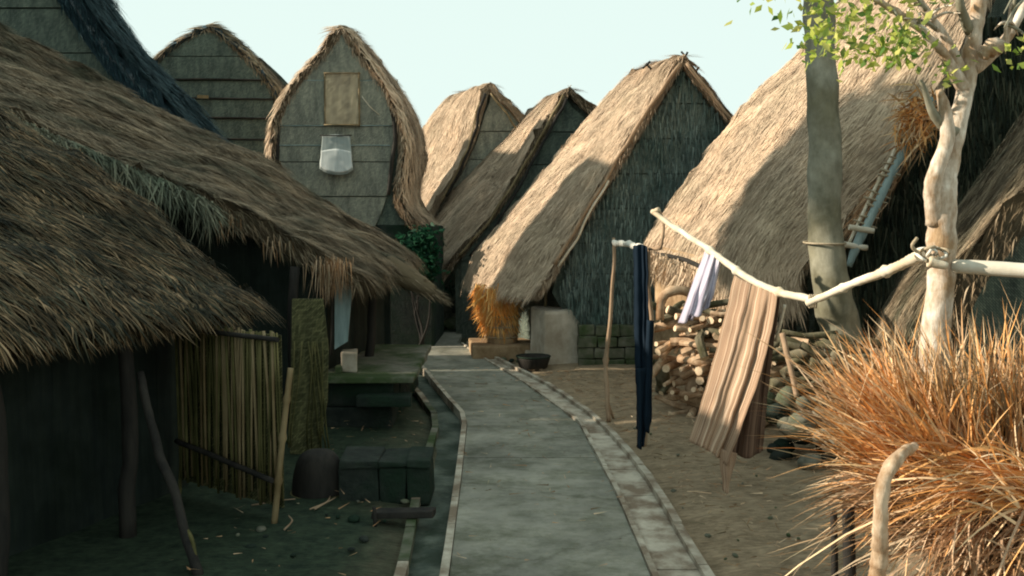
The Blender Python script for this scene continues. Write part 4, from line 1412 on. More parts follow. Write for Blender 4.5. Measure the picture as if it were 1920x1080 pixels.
# ------------------------------------------------------------------ hut at the right edge
t0 = [(1640, 640), (1660, 585), (1700, 520), (1760, 450), (1820, 370), (1880, 290), (1940, 200), (2050, 20), (2150, -120)]
t1 = [(1740, 640), (1760, 580), (1800, 500), (1880, 400), (1960, 300), (2040, 180), (2120, 60), (2260, -160), (2400, -330)]
hf = thing('thatched_hut', 'grey-brown thatch slope at the right edge behind the pale tree', 'hut', (5.8, 7.5, 0))
SF = [[P(x, y, Y) for (x, y) in s] for s, Y in ((t1, 6.3), (t0, 8.2))]
for s_ in SF:
    r = s_[-1]
    s_ += [r + np.array((.4, 0, -.1)), r + np.array((2.4, .2, -2.6))]
roof(hf, SF, (6.5, 7.5, 1), 'thatch_old', 'straw_old', 80, 40, .2, .05, 34000, (.15, .36), .007, .012, .2, 1800, (.06, .2), 81)
wall_poly('side_wall', [P(1690, 760, 8.0), P(1800, 900, 6.5), P(1800, 590, 6.5), P(1690, 590, 8.0)], .06, 'weave_dark', hf, out=(-1, -.2, 0))
wall_poly('gable_wall', [(3.55, 8.0, 0), (7.6, 8.0, 0), (7.6, 8.0, 2.5), (5.8, 8.0, 4.1), (3.6, 8.0, 1.5)], .06, 'weave_dark', hf, out=(0, 1, 0))

# ------------------------------------------------------------------ trees
t1_ = thing('tree', 'thick straight grey tree trunk rising in front of the big sunlit roof', 'tree', P(1600, 790, 8.3))
tp = [(P(1612, 800, 8.3)), P(1588, 660, 8.25), P(1562, 560, 8.2), P(1547, 460, 8.2), P(1545, 300, 8.2), P(1538, 120, 8.2), P(1532, -40, 8.2), P(1528, -260, 8.3), P(1500, -480, 8.3)]
tube('trunk', tp, (.2, .18, .165, .155, .143, .135, .13, .11, .08), 'bark_grey', t1_, 24, 160, .025, .16, 2, lump=1.5)
tube('trunk_tie', [P(1546, 455, 8.2) + np.array((.18 * math.cos(a), .18 * math.sin(a), .01 * math.sin(a))) for a in np.linspace(0, 2 * math.pi, 20)], .01, 'rope', t1_, 5, 30, caps=False)
brs = []
for (dx, dy, dz) in ((-1.2, .6, 1.0), (1.1, -.5, 1.2), (.3, 1.0, 1.5), (-.4, -.9, 1.1), (.9, .7, .8)):
    b0 = P(1505, -430, 8.3) + np.array((0, 0, rnd.uniform(-.3, .3)))
    b1 = b0 + np.array((dx, dy, dz)) * .8
    brs.append((b0, b1))
    tube('branch', [b0, (b0 + b1) / 2 + (0, 0, .1), b1], (.06, .04, .015), 'bark_grey', t1_, 7, 10, .05, .1)


def leaves(name, parent, centres, mat, n_per, spread, size, rg, droop=.3):
    """small folded leaves, in loose sprays"""
    C_ = np.repeat(np.asarray(centres), n_per, axis=0)
    n = len(C_)
    p = C_ + rg.normal(0, 1, (n, 3)) * spread
    d = rg.normal(0, 1, (n, 3)) + (0, 0, -droop)
    d /= np.linalg.norm(d, axis=1)[:, None]
    s = np.cross(d, rg.normal(0, 1, (n, 3)))
    s /= np.linalg.norm(s, axis=1)[:, None]
    nn = np.cross(d, s)
    L = (size * (.6 + .8 * rg.random(n)))[:, None]
    W = L * .26
    V = np.stack([p, p + d * L * .45 + s * W + nn * L * .06, p + d * L, p + d * L * .45 - s * W + nn * L * .06], 1)
    return tris(name, V, 4, [(0, 1, 2), (0, 2, 3)], mat, parent)


rg = np.random.default_rng(37)
cs = []
for b0, b1 in brs:
    for _ in range(16):
        cs.append(b0 + (b1 - b0) * rnd.uniform(.4, 1.15) + rg.normal(0, .28, 3))
leaves('crown', t1_, cs, 'leaf', 26, (.16, .16, .12), .1, rg)

t2_ = thing('tree', 'pale forked tree whose white bark holds the horizontal poles at right', 'tree', P(1758, 900, 5.2))
tr = [P(1745, 960, 5.3), P(1752, 760, 5.3), P(1756, 610, 5.3), P(1762, 520, 5.3), P(1762, 440, 5.3), P(1764, 370, 5.3), P(1783, 300, 5.3), P(1806, 200, 5.3), P(1828, 90, 5.3), P(1836, -30, 5.3), P(1850, -200, 5.4), P(1880, -420, 5.5)]
tube('trunk', tr, (.1, .09, .08, .075, .081, .088, .066, .05, .045, .042, .038, .03), 'bark_pale', t2_, 20, 110, .025, .16, 5, lump=3)
tube('branch', [P(1752, 420, 5.28), P(1750, 340, 5.22), P(1775, 260, 5.22), P(1772, 205, 5.2), P(1762, 168, 5.18)], (.05, .045, .04, .034, .02), 'bark_pale', t2_, 12, 30, .01, .15, 8)
tube('branch', [P(1812, 170, 5.3), P(1780, 110, 5.25), P(1735, 60, 5.2), P(1675, 15, 5.1), P(1620, -10, 5.0)], (.042, .03, .024, .018, .008), 'bark_pale', t2_, 9, 30, .03, .2, 9)
tube('branch', [P(1800, 130, 5.28), P(1760, 60, 5.3), P(1722, 0, 5.3), P(1690, -60, 5.3)], (.035, .028, .022, .012), 'bark_pale', t2_, 8, 24, .03, .2, 10)
tube('branch', [P(1818, 130, 5.3), P(1868, 95, 5.35), P(1910, 40, 5.4), P(1935, -60, 5.5)], (.045, .035, .025, .015), 'bark_pale', t2_, 9, 24, .03, .2, 11)
tube('branch', [P(1862, 105, 5.35), P(1893, 50, 5.3), P(1905, -40, 5.3)], (.02, .015, .01), 'bark_pale', t2_, 7, 14, .02, .2, 12)
tube('branch', [P(1790, 250, 5.25), P(1752, 215, 5.2), P(1725, 150, 5.15)], (.035, .025, .01), 'bark_grey', t2_, 8, 14, .02, .3, 13)
tube('branch', [P(1820, 60, 5.3), P(1800, 0, 5.2), P(1800, -90, 5.2)], (.03, .024, .015), 'bark_grey', t2_, 8, 14, .02, .2, 14)
for k in range(22):
    f = rnd.random()
    b_ = [((1812, 170), (1735, 60), (1620, -10)), ((1800, 130), (1760, 60), (1690, -60)), ((1818, 130), (1868, 95), (1935, -60))][k % 3]
    x0 = b_[1][0] + (b_[2][0] - b_[1][0]) * f
    y0 = b_[1][1] + (b_[2][1] - b_[1][1]) * f
    ln = rnd.uniform(25, 70)
    an = rnd.uniform(0, 6.28)
    tube('twig', [P(x0, y0, 5.2), P(x0 + ln * .5 * math.cos(an), y0 + ln * .5 * math.sin(an) - 6, 5.2 + rnd.uniform(-.1, .1)), P(x0 + ln * math.cos(an), y0 + ln * math.sin(an), 5.2 + rnd.uniform(-.2, .2))], (.011, .008, .003), 'bark_pale' if k % 2 else 'bark_grey', t2_, 5, 10, .03, .2, k)
# scar and swelling on the bark
tube('burr', [P(1838, 105, 5.2), P(1862, 88, 5.2), P(1885, 84, 5.25)], (.03, .05, .02), 'bark_pale', t2_, 12, 16, .02, .6, 15)
cs = []
for (x, y, r_, k) in ((1540, 25, 40, 10), (1535, 80, 22, 6), (1560, 55, 30, 6), (1620, 30, 30, 7), (1660, 75, 22, 3), (1605, 108, 14, 3), (1635, 98, 14, 3), (1690, 70, 28, 8), (1722, 80, 22, 6), (1700, 98, 18, 5), (1775, 130, 12, 3), (1452, -4, 16, 2), (1420, 2, 8, 1), (1600, -30, 60, 8), (1700, -40, 60, 8), (1500, -40, 40, 4), (1905, 100, 8, 2)):
    for _ in range(k):
        cs.append(P(x + rnd.gauss(0, r_ * .6), y + rnd.gauss(0, r_ * .5), 5.0 + rnd.uniform(-.3, .3)))
leaves('crown', t2_, cs, 'leaf', 8, (.045, .05, .04), .058, rg)
for a, b in (((1620, -10), (1545, 20)), ((1675, 15), (1700, 80)), ((1620, -10), (1620, 60)), ((1580, 0), (1440, -15))):
    tube('twig', [P(*a, 5.03), P((a[0] + b[0]) / 2, (a[1] + b[1]) / 2 - 8, 5.0), P(*b, 5.0)], (.008, .006, .003), 'bark_grey', t2_, 5, 10, .02)

shade_tree = thing('tree', 'tall dense tree added out of view beyond the left huts, shading right roofs', 'tree', (-12.2, 8.6, 0))  # unseen tree, added and shaped to cast shade on the right roofs
tube('trunk', [(-12.2, 8.6, -.1), (-12.1, 8.7, 3), (-12, 8.6, 6), (-12, 8.0, 8.5)], (.3, .24, .18, .08), 'bark_grey', shade_tree, 12, 30, .05, .1)
cs = []
for cc_, rr_ in (((-12, 9.1, 8.75), (1.3, 1.15, 1.25)), ((-12, 7.2, 9.9), (1.3, 1.1, 1.3))):
    for _ in range(480):
        v = rg.normal(0, 1, 3)
        v /= np.linalg.norm(v)
        cs.append(np.array(cc_) + v * rr_ * rnd.random() ** .45)
leaves('crown', shade_tree, cs, 'leaf_dark', 16, (.16, .16, .16), .26, rg)

# ------------------------------------------------------------------ poles and drying rack
rk = thing('drying_rack', 'thin stick frame with a pale rag-bound crossbar beside the path', 'rack', G(1140, 785))
tube('upright', [G(1142, 788) + (0, 0, -.02), P(1136, 690, 9.5), P(1143, 600, 9.45), P(1150, 500, 9.4), P(1150, 446, 9.4)], (.024, .026, .02, .018, .016), 'pole_brown', rk, 9, 40, .015, .15, 3, knots=(.33,))
tube('foot_prong', [P(1136, 745, 9.5), P(1146, 772, 9.5), P(1150, 784, 9.55)], (.016, .014, .012), 'pole_brown', rk, 7, 10)
tube('upright', [G(1207, 835) + (0, 0, -.02), P(1218, 690, 8.25), P(1222, 600, 8.2), P(1216, 540, 8.2), P(1214, 468, 8.2)], (.022, .024, .02, .018, .018), 'pole_brown', rk, 9, 40, .015, .15, 4)
tube('crossbar', [P(1149, 455, 9.3), P(1185, 461, 8.8), P(1215, 466, 8.2), P(1238, 466, 8.0)], .016, 'pole_brown', rk, 8, 16, .008, .1)
for k in range(5):
    a = P(1151 + k * 11, 454 + k * 1.6, 9.25 - k * .17)
    b = P(1161 + k * 11, 457 + k * 1.6, 9.1 - k * .17)
    tube('rag_binding', [a, (a + b) / 2 + (0, 0, rnd.uniform(-.01, .015)), b], (.026, .034, .022), 'rag', rk, 10, 8, .01, .3, k)
tube('hook_branch', [P(1238, 466, 8.0), P(1243, 440, 8.0), P(1244, 415, 8.05), P(1238, 398, 8.1)], (.016, .014, .012, .01), 'pole_brown', rk, 8, 14, .006, .15)

nv_ = thing('hanging_cloth', 'long navy blue cloth hanging almost to the ground from the stick frame', 'cloth', P(1203, 800, 8.1))
cloth('drape', [P(1189, 461, 8.18), P(1202, 458, 8.14), P(1216, 463, 8.08)], [P(1194, 800, 8.12), P(1206, 812, 8.1), P(1219, 795, 8.08)], 'navy', nv_, 2.5, .035, 22, 50, .008, 1.0, 0, .7)
cloth('lower_tail', [P(1194, 690, 8.06), P(1206, 690, 8.03), P(1222, 690, 8.05)], [P(1196, 838, 8.06), P(1200, 842, 8.04), P(1206, 836, 8.06)], 'navy', nv_, 1.5, .025, 14, 24, .008, 2.0, 0, .9)
cloth('twisted_edge', [P(1214, 600, 8.05), P(1219, 600, 8.03), P(1226, 602, 8.05)], [P(1210, 800, 8.04), P(1214, 812, 8.02), P(1220, 790, 8.04)], 'navy', nv_, 1, .02, 10, 26, .008, 3.0, 0, .9)

p1 = thing('wooden_pole', 'long peeled pole sagging from the stick frame down to the grey trunk', 'pole', P(1380, 510, 7.2))
tube('shaft', [P(1222, 396, 8.1), P(1262, 424, 7.9), P(1342, 478, 7.3), P(1400, 520, 6.95), P(1455, 547, 6.7), P(1527, 562, 6.35)], (.022, .024, .026, .028, .028, .03), 'pole', p1, 10, 90, .016, .25, 6, knots=(.18, .41, .6, .83))
tube('cut_branch', [P(1224, 398, 8.08), P(1236, 392, 8.04)], (.024, .02), 'pole', p1, 8, 4, .004, .2)
p2 = thing('wooden_pole', 'straight peeled pole rising from the grey trunk to the pale tree', 'pole', P(1620, 530, 5.9))
tube('shaft', [P(1513, 569, 6.28), P(1570, 545, 6.05), P(1640, 517, 5.75), P(1726, 480, 5.25)], (.024, .026, .028, .034), 'pole', p2, 10, 60, .014, .25, 7, knots=(.3, .66))
p3 = thing('white_pipe', 'thick white horizontal pole running off the right edge', 'pole', P(1850, 505, 5.2))
tube('shaft', [P(1786, 499, 5.25), P(1860, 503, 5.15), P(1990, 512, 5.0), P(2200, 520, 4.8)], (.04, .042, .042, .042), 'pipe', p3, 16, 20, .003, .04)
# the knotted lashing at the pale tree
ls = thing('rope_lashing', 'knot of pale rope tying the poles to the pale tree', 'rope', P(1740, 480, 5.2))
for k in range(4):
    cxy = P(1738 + k * 7, 478 + rnd.uniform(-6, 6), 5.17)
    pts = [cxy + np.array((.05 * math.cos(a + k), -.04 * math.sin(a * 2), .035 * math.sin(a + k))) for a in np.linspace(0, 2 * math.pi, 14)]
    tube('rope_loop', pts, .009, 'rope' if k % 2 else 'rag', ls, 6, 30, .01, .2, k, caps=False)
tube('rope_end', [P(1728, 478, 5.18), P(1712, 462, 5.16), P(1722, 446, 5.16)], .01, 'rope', ls, 6, 10, .01)
tube('rope_end', [P(1742, 490, 5.14), P(1776, 500, 5.12)], (.035, .02), 'pole', ls, 9, 8, .01, .3)
ls2 = thing('rope_lashing', 'thin cord tying two peeled poles together at the grey trunk', 'rope', P(1522, 563, 6.3))
for k in range(4):
    cxy = P(1518 + k * 4, 565, 6.3)
    pts = [cxy + np.array((.01 * math.cos(a), .045 * math.cos(a), .045 * math.sin(a))) for a in np.linspace(0, 2 * math.pi, 12)]
    tube('rope_loop', pts, .006, 'rope', ls2, 5, 20, caps=False)

# brown striped sarong
sg = thing('hanging_cloth', 'brown striped sarong fanning down from the sagging pole with a pointed hem', 'cloth', P(1375, 850, 6.6))
top_ = [P(1378, 516, 6.98), P(1402, 530, 6.9), P(1428, 540, 6.8), P(1458, 553, 6.66)]
mid1 = [P(1340, 672, 6.8), P(1368, 684, 6.72), P(1396, 690, 6.66), P(1432, 676, 6.6)]
bot_ = [P(1293, 828, 6.62), P(1322, 842, 6.57), P(1345, 858, 6.54), P(1362, 872, 6.5)]
cloth('front_drape', top_, bot_, 'sarong', sg, 2.6, .022, 80, 60, .005, .4, 0, .45, mid1)
cloth('back_drape', [P(1436, 545, 6.86), P(1450, 552, 6.82), P(1463, 556, 6.78)], [P(1350, 832, 6.66), P(1395, 858, 6.7), P(1432, 846, 6.8)], 'sarong_dark', sg, 2.5, .03, 40, 50, .005, 2.2, 0, .3, [P(1385, 700, 6.78), P(1412, 702, 6.8), P(1446, 690, 6.8)])
cloth('hem_point', [P(1348, 838, 6.55), P(1366, 846, 6.53), P(1382, 850, 6.55)], [P(1357, 914, 6.52), P(1362, 926, 6.5), P(1368, 910, 6.52)], 'sarong', sg, 1.2, .02, 18, 18, .005, 1.0, 0, .8)
# lilac cloth
lc = thing('hanging_cloth', 'pale lilac grey cloth hanging in a narrow fold above the firewood', 'cloth', P(1310, 600, 7.4))
cloth('drape', [P(1326, 462, 7.42), P(1338, 474, 7.35), P(1350, 484, 7.28)], [P(1274, 606, 7.35), P(1292, 602, 7.32), P(1312, 590, 7.3)], 'lilac', lc, 3, .05, 36, 34, .005, .2, 0, .35)
cloth('second_fold', [P(1336, 472, 7.32), P(1344, 478, 7.28), P(1352, 486, 7.24)], [P(1290, 590, 7.22), P(1312, 590, 7.24), P(1338, 560, 7.26)], 'lilac', lc, 2, .04, 26, 28, .005, 1.5, 0, .35)

# ------------------------------------------------------------------ firewood
lab_l = 'rough crooked log in the firewood pile behind the hanging cloths'
rg = np.random.default_rng(47)
# pile runs from (1235..1330 px, 10 m) to the right
def log_label(pale, fz, fx, fat):
    return '%s %s crooked log, %s of the woodpile, %s' % (
        'thick' if fat else 'thin', 'pale' if pale else 'mossy dark', 'bottom' if fz < .25 else ('lower half' if fz < .5 else ('upper half' if fz < .8 else 'top')),
        'sunlit left end' if fx < .3 else ('left of the striped sarong' if fx < .5 else ('behind the striped sarong' if fx < .8 else 'right end by the trunk')))


for row in range(13):
    z = .05 + row * .093
    for k in range(8):
        px = 1242 + k * 29 + rnd.uniform(-12, 12) + (row % 2) * 18
        if px > 1455 or (row > 10 and k > 4):
            continue
        Yk = 9.9 - (px - 1240) / 230 * 1.2 + rnd.uniform(-.08, .08)
        c = np.array(((px - 960) / F * Yk, Yk, z + rnd.uniform(-.02, .02)))
        L_ = rnd.uniform(.4, .8)
        az = rnd.uniform(.3, 1.4) if rnd.random() < .6 else rnd.uniform(-.8, .2)
        d = np.array((math.cos(az), math.sin(az), rnd.uniform(-.25, .3)))
        r_ = rnd.uniform(.02, .05)
        bend = rg.normal(0, .07, 3)
        pale = rnd.random() < .82
        o = thing('log', log_label(pale, row / 13, (px - 1240) / 235, r_ > .035), 'log', c, 'crooked logs of the firewood pile')
        tube('wood', [c - d * L_ * .25, c + d * L_ * .2 + bend, c + d * L_ * .75], (r_, r_ * 1.08, r_ * .8), 'log' if pale else 'log_dark', o, 8, 12, .09, .22, rnd.uniform(0, 50), lump=2.2, cut='cut_wood')
        if rnd.random() < .5:
            for pg in o.children[0].data.polygons:
                pg.use_smooth = False
        if rnd.random() < .45:
            q0 = c + d * L_ * .2 + bend
            q1_ = q0 + np.array((rnd.uniform(-.1, .1), -.12, rnd.uniform(-.12, .12)))
            tube('branch_stub', [q0, q1_], (r_ * .7, r_ * .5), 'log' if pale else 'log_dark', o, 7, 5, .02, .2, 3, cut='cut_wood')
# upright stump and arched pieces at the front of the pile
o = thing('log', 'upright pale stump standing at the left front of the firewood pile', 'log', G(1305, 775))
tube('wood', [G(1302, 775), P(1300, 720, 9.75), P(1308, 650, 9.8)], (.08, .07, .05), 'log', o, 12, 14, .03, .25, 3)
o = thing('log', 'pale curved branch arching over the top of the firewood pile', 'log', P(1260, 560, 9.6))
tube('wood', [P(1238, 600, 9.6), P(1242, 560, 9.6), P(1262, 545, 9.6), P(1292, 548, 9.6), P(1312, 560, 9.7)], (.04, .05, .055, .05, .04), 'log', o, 10, 24, .02, .2, 4)
o = thing('log', 'dark upright stump left of the pale stump at the foot of the firewood', 'log', G(1243, 735))
tube('wood', [G(1243, 738), P(1240, 700, 10.6), P(1238, 640, 10.6)], (.1, .085, .06), 'log_dark', o, 12, 12, .03, .2, 5)

# ------------------------------------------------------------------ dark heap: branches and stones in front of the grey trunk
def heap_label(what, fx, fz):
    return '%s of the dark heap, %s, %s' % (what, ('left end', 'before the grey trunk', 'right end')[min(2, int(fx * 3))],
                                           ('low down', 'halfway up', 'near the top')[min(2, max(0, int(fz * 3)))])


for k in range(34):
    px = 1470 + rnd.uniform(0, 170)
    Yk = 8.0 - (px - 1470) / 170 * .5 + rnd.uniform(-.15, .15)
    z = rnd.uniform(.5, 1.15) * (1 - .1 * (px > 1600))
    c = np.array(((px - 960) / F * Yk, Yk, z))
    az = rnd.uniform(-.6, .6) + (math.pi if rnd.random() < .5 else 0)
    d = np.array((math.cos(az), math.sin(az) * .5, rnd.uniform(-.35, .25)))
    L_ = rnd.uniform(.3, .6)
    r_ = rnd.uniform(.022, .05)
    o = thing('branch', heap_label(('thick ' if r_ > .036 else 'thin ') + ('long' if L_ > .45 else 'short') + ' grey-green branch', (px - 1470) / 170, (z - .5) / .65), 'branch', c, 'branches heaped in front of the grey trunk')
    tube('wood', [c - d * L_ * .5, c + rg.normal(0, .03, 3), c + d * L_ * .5], (r_, r_ * .9, r_ * .6), 'log_dark', o, 7, 8, .03, .3, k)


def stone(c, r, mat, label, group, seed, squash=.75, name='stone'):
    import bmesh
    bm = bmesh.new()
    bmesh.ops.create_icosphere(bm, subdivisions=2, radius=1.0)
    sx, sy = rnd.uniform(.8, 1.25), rnd.uniform(.8, 1.2)
    for v in bm.verts:
        n_ = 1 + .28 * mnoise.noise(v.co * 1.3 + Vector((seed, 0, 0))) + .12 * mnoise.noise(v.co * 3.2 + Vector((0, seed, 0)))
        v.co = Vector((v.co.x * sx, v.co.y * sy, v.co.z * squash)) * n_ * r
    me = bpy.data.meshes.new(name)
    bm.to_mesh(me)
    bm.free()
    me.materials.append(M[mat])
    me.shade_smooth()
    o = bpy.data.objects.new(name, me)
    COL.objects.link(o)
    o.location = tuple(float(x) for x in c)
    o.rotation_euler = (rnd.uniform(-.3, .3), rnd.uniform(-.3, .3), rnd.uniform(0, 6))
    return tag(o, label, 'stone', group)


for k in range(46):
    px = 1455 + rnd.uniform(0, 220)
    Yk = 7.75 - (px - 1455) / 220 * .6 + rnd.uniform(-.25, .25)
    lay = rnd.random()
    z = .05 + .5 * lay
    gs, rs = rnd.random() < .45, rnd.uniform(.06, .13)
    stone(((px - 960) / F * Yk, Yk + lay * .35, z), rs, 'stone' if gs else 'stone_dark',
          heap_label(('large ' if rs > .1 else 'small ') + ('grey' if gs else 'dark') + ' stone', (px - 1455) / 220, lay), 'mossy stones heaped behind the dry grass', k * 3.1)
st1 = thing('leaning_stick', 'grey stick leaning on the dark heap just right of the sarong', 'stick', P(1490, 740, 7.6))
tube('shaft', [P(1494, 745, 7.5), P(1480, 680, 7.6), P(1466, 625, 7.7)], (.022, .025, .026), 'pole_brown', st1, 8, 18, .01, .1)
st2 = thing('leaning_stick', 'short pale stick end hanging beside the top of the sarong', 'stick', P(1460, 610, 6.8))
tube('shaft', [P(1472, 572, 6.75), P(1463, 610, 6.8), P(1455, 640, 6.85)], (.012, .014, .012), 'pole', st2, 7, 10, .004, .1)

# ------------------------------------------------------------------ dry grass heap at lower right
gh = thing('dry_grass_heap', 'big heap of long orange and tan dry grass filling the lower right corner', 'dry grass', (2.2, 3.9, 0))
rg = np.random.default_rng(57)
C0 = np.array((2.2, 4.1, .85))
# dark core of packed grass
V, Fc = [], []
nr, ns_ = 14, 24
for i in range(nr + 1):
    th = math.pi * i / nr
    for k in range(ns_):
        ph = 2 * math.pi * k / ns_
        v = np.array((math.sin(th) * math.cos(ph), math.sin(th) * math.sin(ph), math.cos(th)))
        q = C0 + np.array((.3, .02, -.22)) + v * np.array((.55, .36, .6))
        q = q + v * .08 * nz(q, 4, 3)
        q[2] = max(q[2], -.02)
        V.append(q)
for i in range(nr):
    for k in range(ns_):
        Fc.append((i * ns_ + k, i * ns_ + (k + 1) % ns_, (i + 1) * ns_ + (k + 1) % ns_, (i + 1) * ns_ + k))
mesh('packed_core', V, Fc, 'thatch_old', gh, True, uv=[(v[2] * 1.5, v[0] * 1.5 + v[1]) for v in V])


def heap(n, elev_lo, elev_hi, Lr, mat, droop, width, z0, z1, az_c=math.pi, az_w=3.1, name='dry_blades', rad=.42):
    az = az_c + (rg.random(n) * 2 - 1) * az_w
    el = elev_lo + (elev_hi - elev_lo) * rg.random(n)
    dr = np.stack([np.cos(az) * np.cos(el), np.sin(az) * np.cos(el), np.sin(el)], 1) + rg.normal(0, .12, (n, 3))
    dr /= np.linalg.norm(dr, axis=1)[:, None]
    hz = rg.random(n)
    base = np.stack([C0[0] + np.cos(az) * rad * (.3 + .6 * rg.random(n)), C0[1] + np.sin(az) * rad * (.3 + .6 * rg.random(n)), z0 + (z1 - z0) * hz], 1)
    L = Lr[0] + (Lr[1] - Lr[0]) * rg.random(n) ** 1.2
    blades(name, gh, base, dr, L, width, droop, mat, rg, 5, curl=.14)


def tuft(c, lean, n, L0, L1, spread, droop, width, mat, curl=.2, name='dry_blades'):
    """one sheaf of long blades from a common foot, all leaning about the same way"""
    c = np.asarray(c, float)
    base = c + rg.normal(0, 1, (n, 3)) * (.07, .07, .05)
    dr = np.asarray(lean, float) / np.linalg.norm(lean) + rg.normal(0, spread, (n, 3))
    dr /= np.linalg.norm(dr, axis=1)[:, None]
    L = L0 + (L1 - L0) * rg.random(n) ** 1.3
    blades(name, gh, base, dr, L, width, droop, mat, rg, 5, curl=curl)


# upright orange sheaves at the back and top
for k in range(20):
    x = 1.9 + 1.0 * k / 19 + rg.normal(0, .03)
    tuft((x, 4.05 + rg.normal(0, .13), .78 + rg.normal(0, .05)), (-.55 + .75 * (k / 19) + rg.normal(0, .18), rg.normal(-.1, .15), 1.0), 170, .36, .86 if k < 9 else .98, .17, .1, .0062, 'straw_orange' if k % 4 else 'straw_tan', .24)
for k in range(12):
    x = 1.72 + .42 * rg.random()
    tuft((x, 4.0 + rg.normal(0, .12), .86 + rg.normal(0, .07)), (rg.uniform(-1.0, -.25), rg.normal(-.1, .15), 1.0), 130, .34, .88, .2, .14, .006, 'straw_orange' if k % 3 else 'straw_tan', .26)
# sheaves fanning to the left
for k in range(13):
    x = 1.78 + .36 * rg.random()
    tuft((x, 3.95 + rg.normal(0, .15), .72 + .28 * rg.random()), (-1, rg.normal(-.15, .25), rg.uniform(.0, .8)), 120, .22, .54, .22, .28, .0055, 'straw_orange' if k % 3 else 'straw_tan', .25)
# tan, bent and fallen blades over the lower front
for k in range(30):
    x = 1.95 + .95 * rg.random()
    tuft((x, 3.75 + rg.normal(0, .12), .35 + .55 * rg.random()), (rg.normal(-.5, .6), rg.normal(-.5, .35), rg.normal(-.1, .4)), 110, .2, .62, .3, .32, .0055, 'straw_tan' if k % 4 else 'straw_orange', .35)
for k in range(14):
    x = 1.85 + 1.0 * rg.random()
    tuft((x, 3.7 + rg.normal(0, .1), .2 + .3 * rg.random()), (rg.normal(-.6, .5), -.5, rg.normal(-.3, .3)), 80, .2, .5, .35, .3, .005, 'straw_tan', .4)
# a few long stray stems
tuft((1.62, 3.3, .62), (-.5, -.1, -.3), 26, .2, .45, .35, .3, .004, 'straw_tan', .4)
tuft((1.75, 3.3, .35), (-.8, -.1, .0), 30, .2, .5, .3, .3, .004, 'straw_tan', .4)
tuft((2.0, 3.95, .9), (-1, 0, .25), 34, .55, .95, .25, .3, .0042, 'straw_tan', .3)
tuft((2.0, 3.9, .7), (-1, -.1, -.05), 26, .5, .85, .22, .25, .0042, 'straw_tan', .3)

# pale bent stem under the heap
ps = thing('pale_post', 'short pale crooked post below the dry grass heap', 'post', P(1648, 1080, 3.55))
tube('shaft', [P(1640, 1150, 3.5), P(1648, 1080, 3.5), P(1650, 960, 3.45), P(1662, 890, 3.45), P(1688, 850, 3.5), P(1712, 838, 3.6)], (.034, .034, .028, .029, .026, .018), 'post_worn', ps, 16, 70, .02, .3, 3)
for (x, yb_, yt, Y) in ((1562, 1120, 960, 4.0), (1590, 1130, 950, 3.9)):
    pt = thing('dark_stake', 'thin dark stake left of the pale crooked post' if x < 1575 else 'thicker dark stake nearest the pale crooked post', 'stake', P(x, yb_, Y))
    tube('shaft', [P(x - 2, yb_ + 60, Y), P(x + 3, yt, Y)], .016 if x < 1575 else .028, 'wood_dark', pt, 8, 10, .01, .1)

# ------------------------------------------------------------------ end of the path: low walls, shrub, loose stones
for k in range(16):
    x = -3.3 + k * .3
    stone((x, 18.2 + rnd.uniform(-.1, .1), rnd.uniform(.05, .12)), rnd.uniform(.12, .2), 'stone', ('bottom-course stone of the low wall behind the path end, ' + ('left half' if k < 8 else 'right half')), 'stones of the low wall at the path end', 200 + k)
    stone((x + .12, 18.4 + rnd.uniform(-.1, .1), rnd.uniform(.3, .42)), rnd.uniform(.12, .18), 'stone_dark' if k % 2 else 'stone', ('dark' if k % 2 else 'grey') + ' top-course stone of the low wall behind the path end, ' + ('left half' if k < 8 else 'right half'), 'stones of the low wall at the path end', 300 + k)
for cx, cy, w_, h_, n_ in ((-1.5, 15.0, .28, 1.0, 1000), (-2.6, 18.9, .9, .9, 2200), (.3, 19.3, .7, 1.0, 1600)):
    lab = {-1.5: 'dark green leafy shrub between the pointed barn and the far huts', -2.6: 'low spreading shrub behind the wall under the pointed barn', .3: 'shadowy green shrub at the foot of the far huts'}[cx]
    sh = thing('shrub', lab, 'shrub', (cx, cy, 0))
    cs = [np.array((cx + rg.normal(0, w_ * .5), cy + rg.normal(0, w_ * .35), h_ * (.35 + .9 * rnd.random()))) for _ in range(n_ // 12)]
    if cx == -1.5:
        cs = [np.array((c_[0], cy - .05 + (c_[1] - cy) * .4, c_[2] * .7 + 1.05)) for c_ in cs]
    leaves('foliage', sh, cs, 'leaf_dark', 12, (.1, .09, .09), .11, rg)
    for k in range(5):
        tube('stem', [(cx + rnd.uniform(-.08, .08), cy, -.03), (cx + rnd.uniform(-.15, .15), cy + rnd.uniform(-.1, .1), h_ * .6), (cx + rnd.uniform(-.3, .3), cy + rnd.uniform(-.1, .1), h_ * 1.4)], (.02, .015, .006), 'wood_dark', sh, 6, 8, .03)
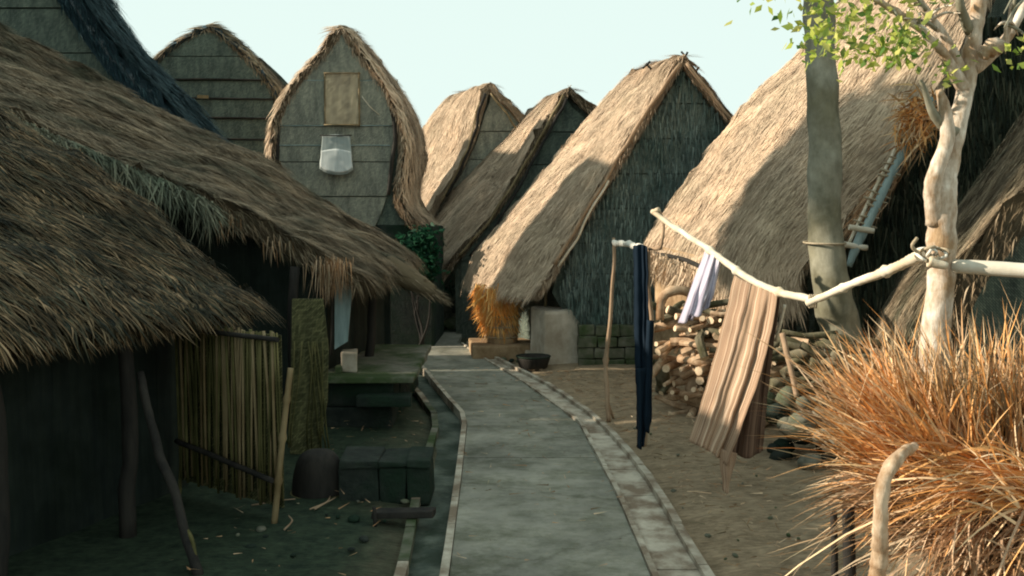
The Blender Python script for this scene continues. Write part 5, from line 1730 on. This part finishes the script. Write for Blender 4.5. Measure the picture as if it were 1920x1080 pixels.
# broken stones by the yard at the far kerb
for k in range(14):
    q = G(870 + k * 9 + rnd.uniform(-5, 5), 648 + k * 3.6 + rnd.uniform(-4, 3))
    stone(q + (.06, 0, .03), rnd.uniform(.035, .075), 'stone_dark' if k % 3 == 0 else 'stone', 'small broken stone along the far kerb before the straw bundle', 'broken stones along the far kerb', 400 + k, .6)
for k in range(40):
    px = rnd.uniform(1130, 1560)
    py = rnd.uniform(800, 1070)
    q = G(px, py)
    if q[0] < kr(q[1]) + .08:
        continue
    stone(q + (0, 0, .035), rnd.uniform(.008, .02), 'stone', 'small pebble lying on the soil right of the path', 'pebbles on the soil right of the path', 500 + k, .7, 'pebble')
for k in range(26):
    q = G(rnd.uniform(420, 760), rnd.uniform(830, 1060))
    if q[0] > dl(q[1]) - .08:
        continue
    stone(q + (0, 0, .015), rnd.uniform(.012, .04), 'stone_dark' if k % 3 else 'stone', 'small ' + ('dark' if k % 3 else 'grey') + ' stone on the shaded ground left of the drain', 'small stones on the shaded ground', 600 + k, .6)
for k in range(7):
    q = G(rnd.uniform(440, 740), rnd.uniform(860, 1050))
    an = rnd.uniform(0, 3.1)
    o = thing('twig', 'thin twig lying on the shaded ground left of the drain', 'twig', q, 'twigs on the shaded ground')
    tube('stem', [q + (0, 0, .025), q + np.array((.14 * math.cos(an), .14 * math.sin(an), .04)), q + np.array((.3 * math.cos(an + .2), .3 * math.sin(an + .2), .025))], (.007, .006, .004), 'pole_brown', o, 5, 8, .03)
# straw litter on the soil
n_ = 7000
bx_ = rg.uniform(-2.0, 4.2, n_)
by_ = rg.uniform(4.0, 12.5, n_)
keep = np.array([(x > kr(y) + .1) or (x < dl(y) - .08 and rnd.random() < .14) or (path_x(y)[0] + .05 < x < path_x(y)[1] - .05 and rnd.random() < .16) for x, y in zip(bx_, by_)])
bx_, by_ = bx_[keep], by_[keep]
n_ = len(bx_)
az = rg.random(n_) * 2 * math.pi
base = np.stack([bx_, by_, np.full(n_, .055) + .03 * rg.random(n_)], 1)
dr = np.stack([np.cos(az), np.sin(az), rg.normal(0, .08, n_)], 1)
lt = blades('straw_litter', None, base, dr, .03 + .12 * rg.random(n_) ** 2, .0036, .0, 'straw_tan', rg, 2)
tag(lt, 'loose bits of straw scattered over the soil and the path', 'straw litter', kind='stuff')

print('objects', len(bpy.data.objects), 'tris', sum(len(m.polygons) for m in bpy.data.meshes))
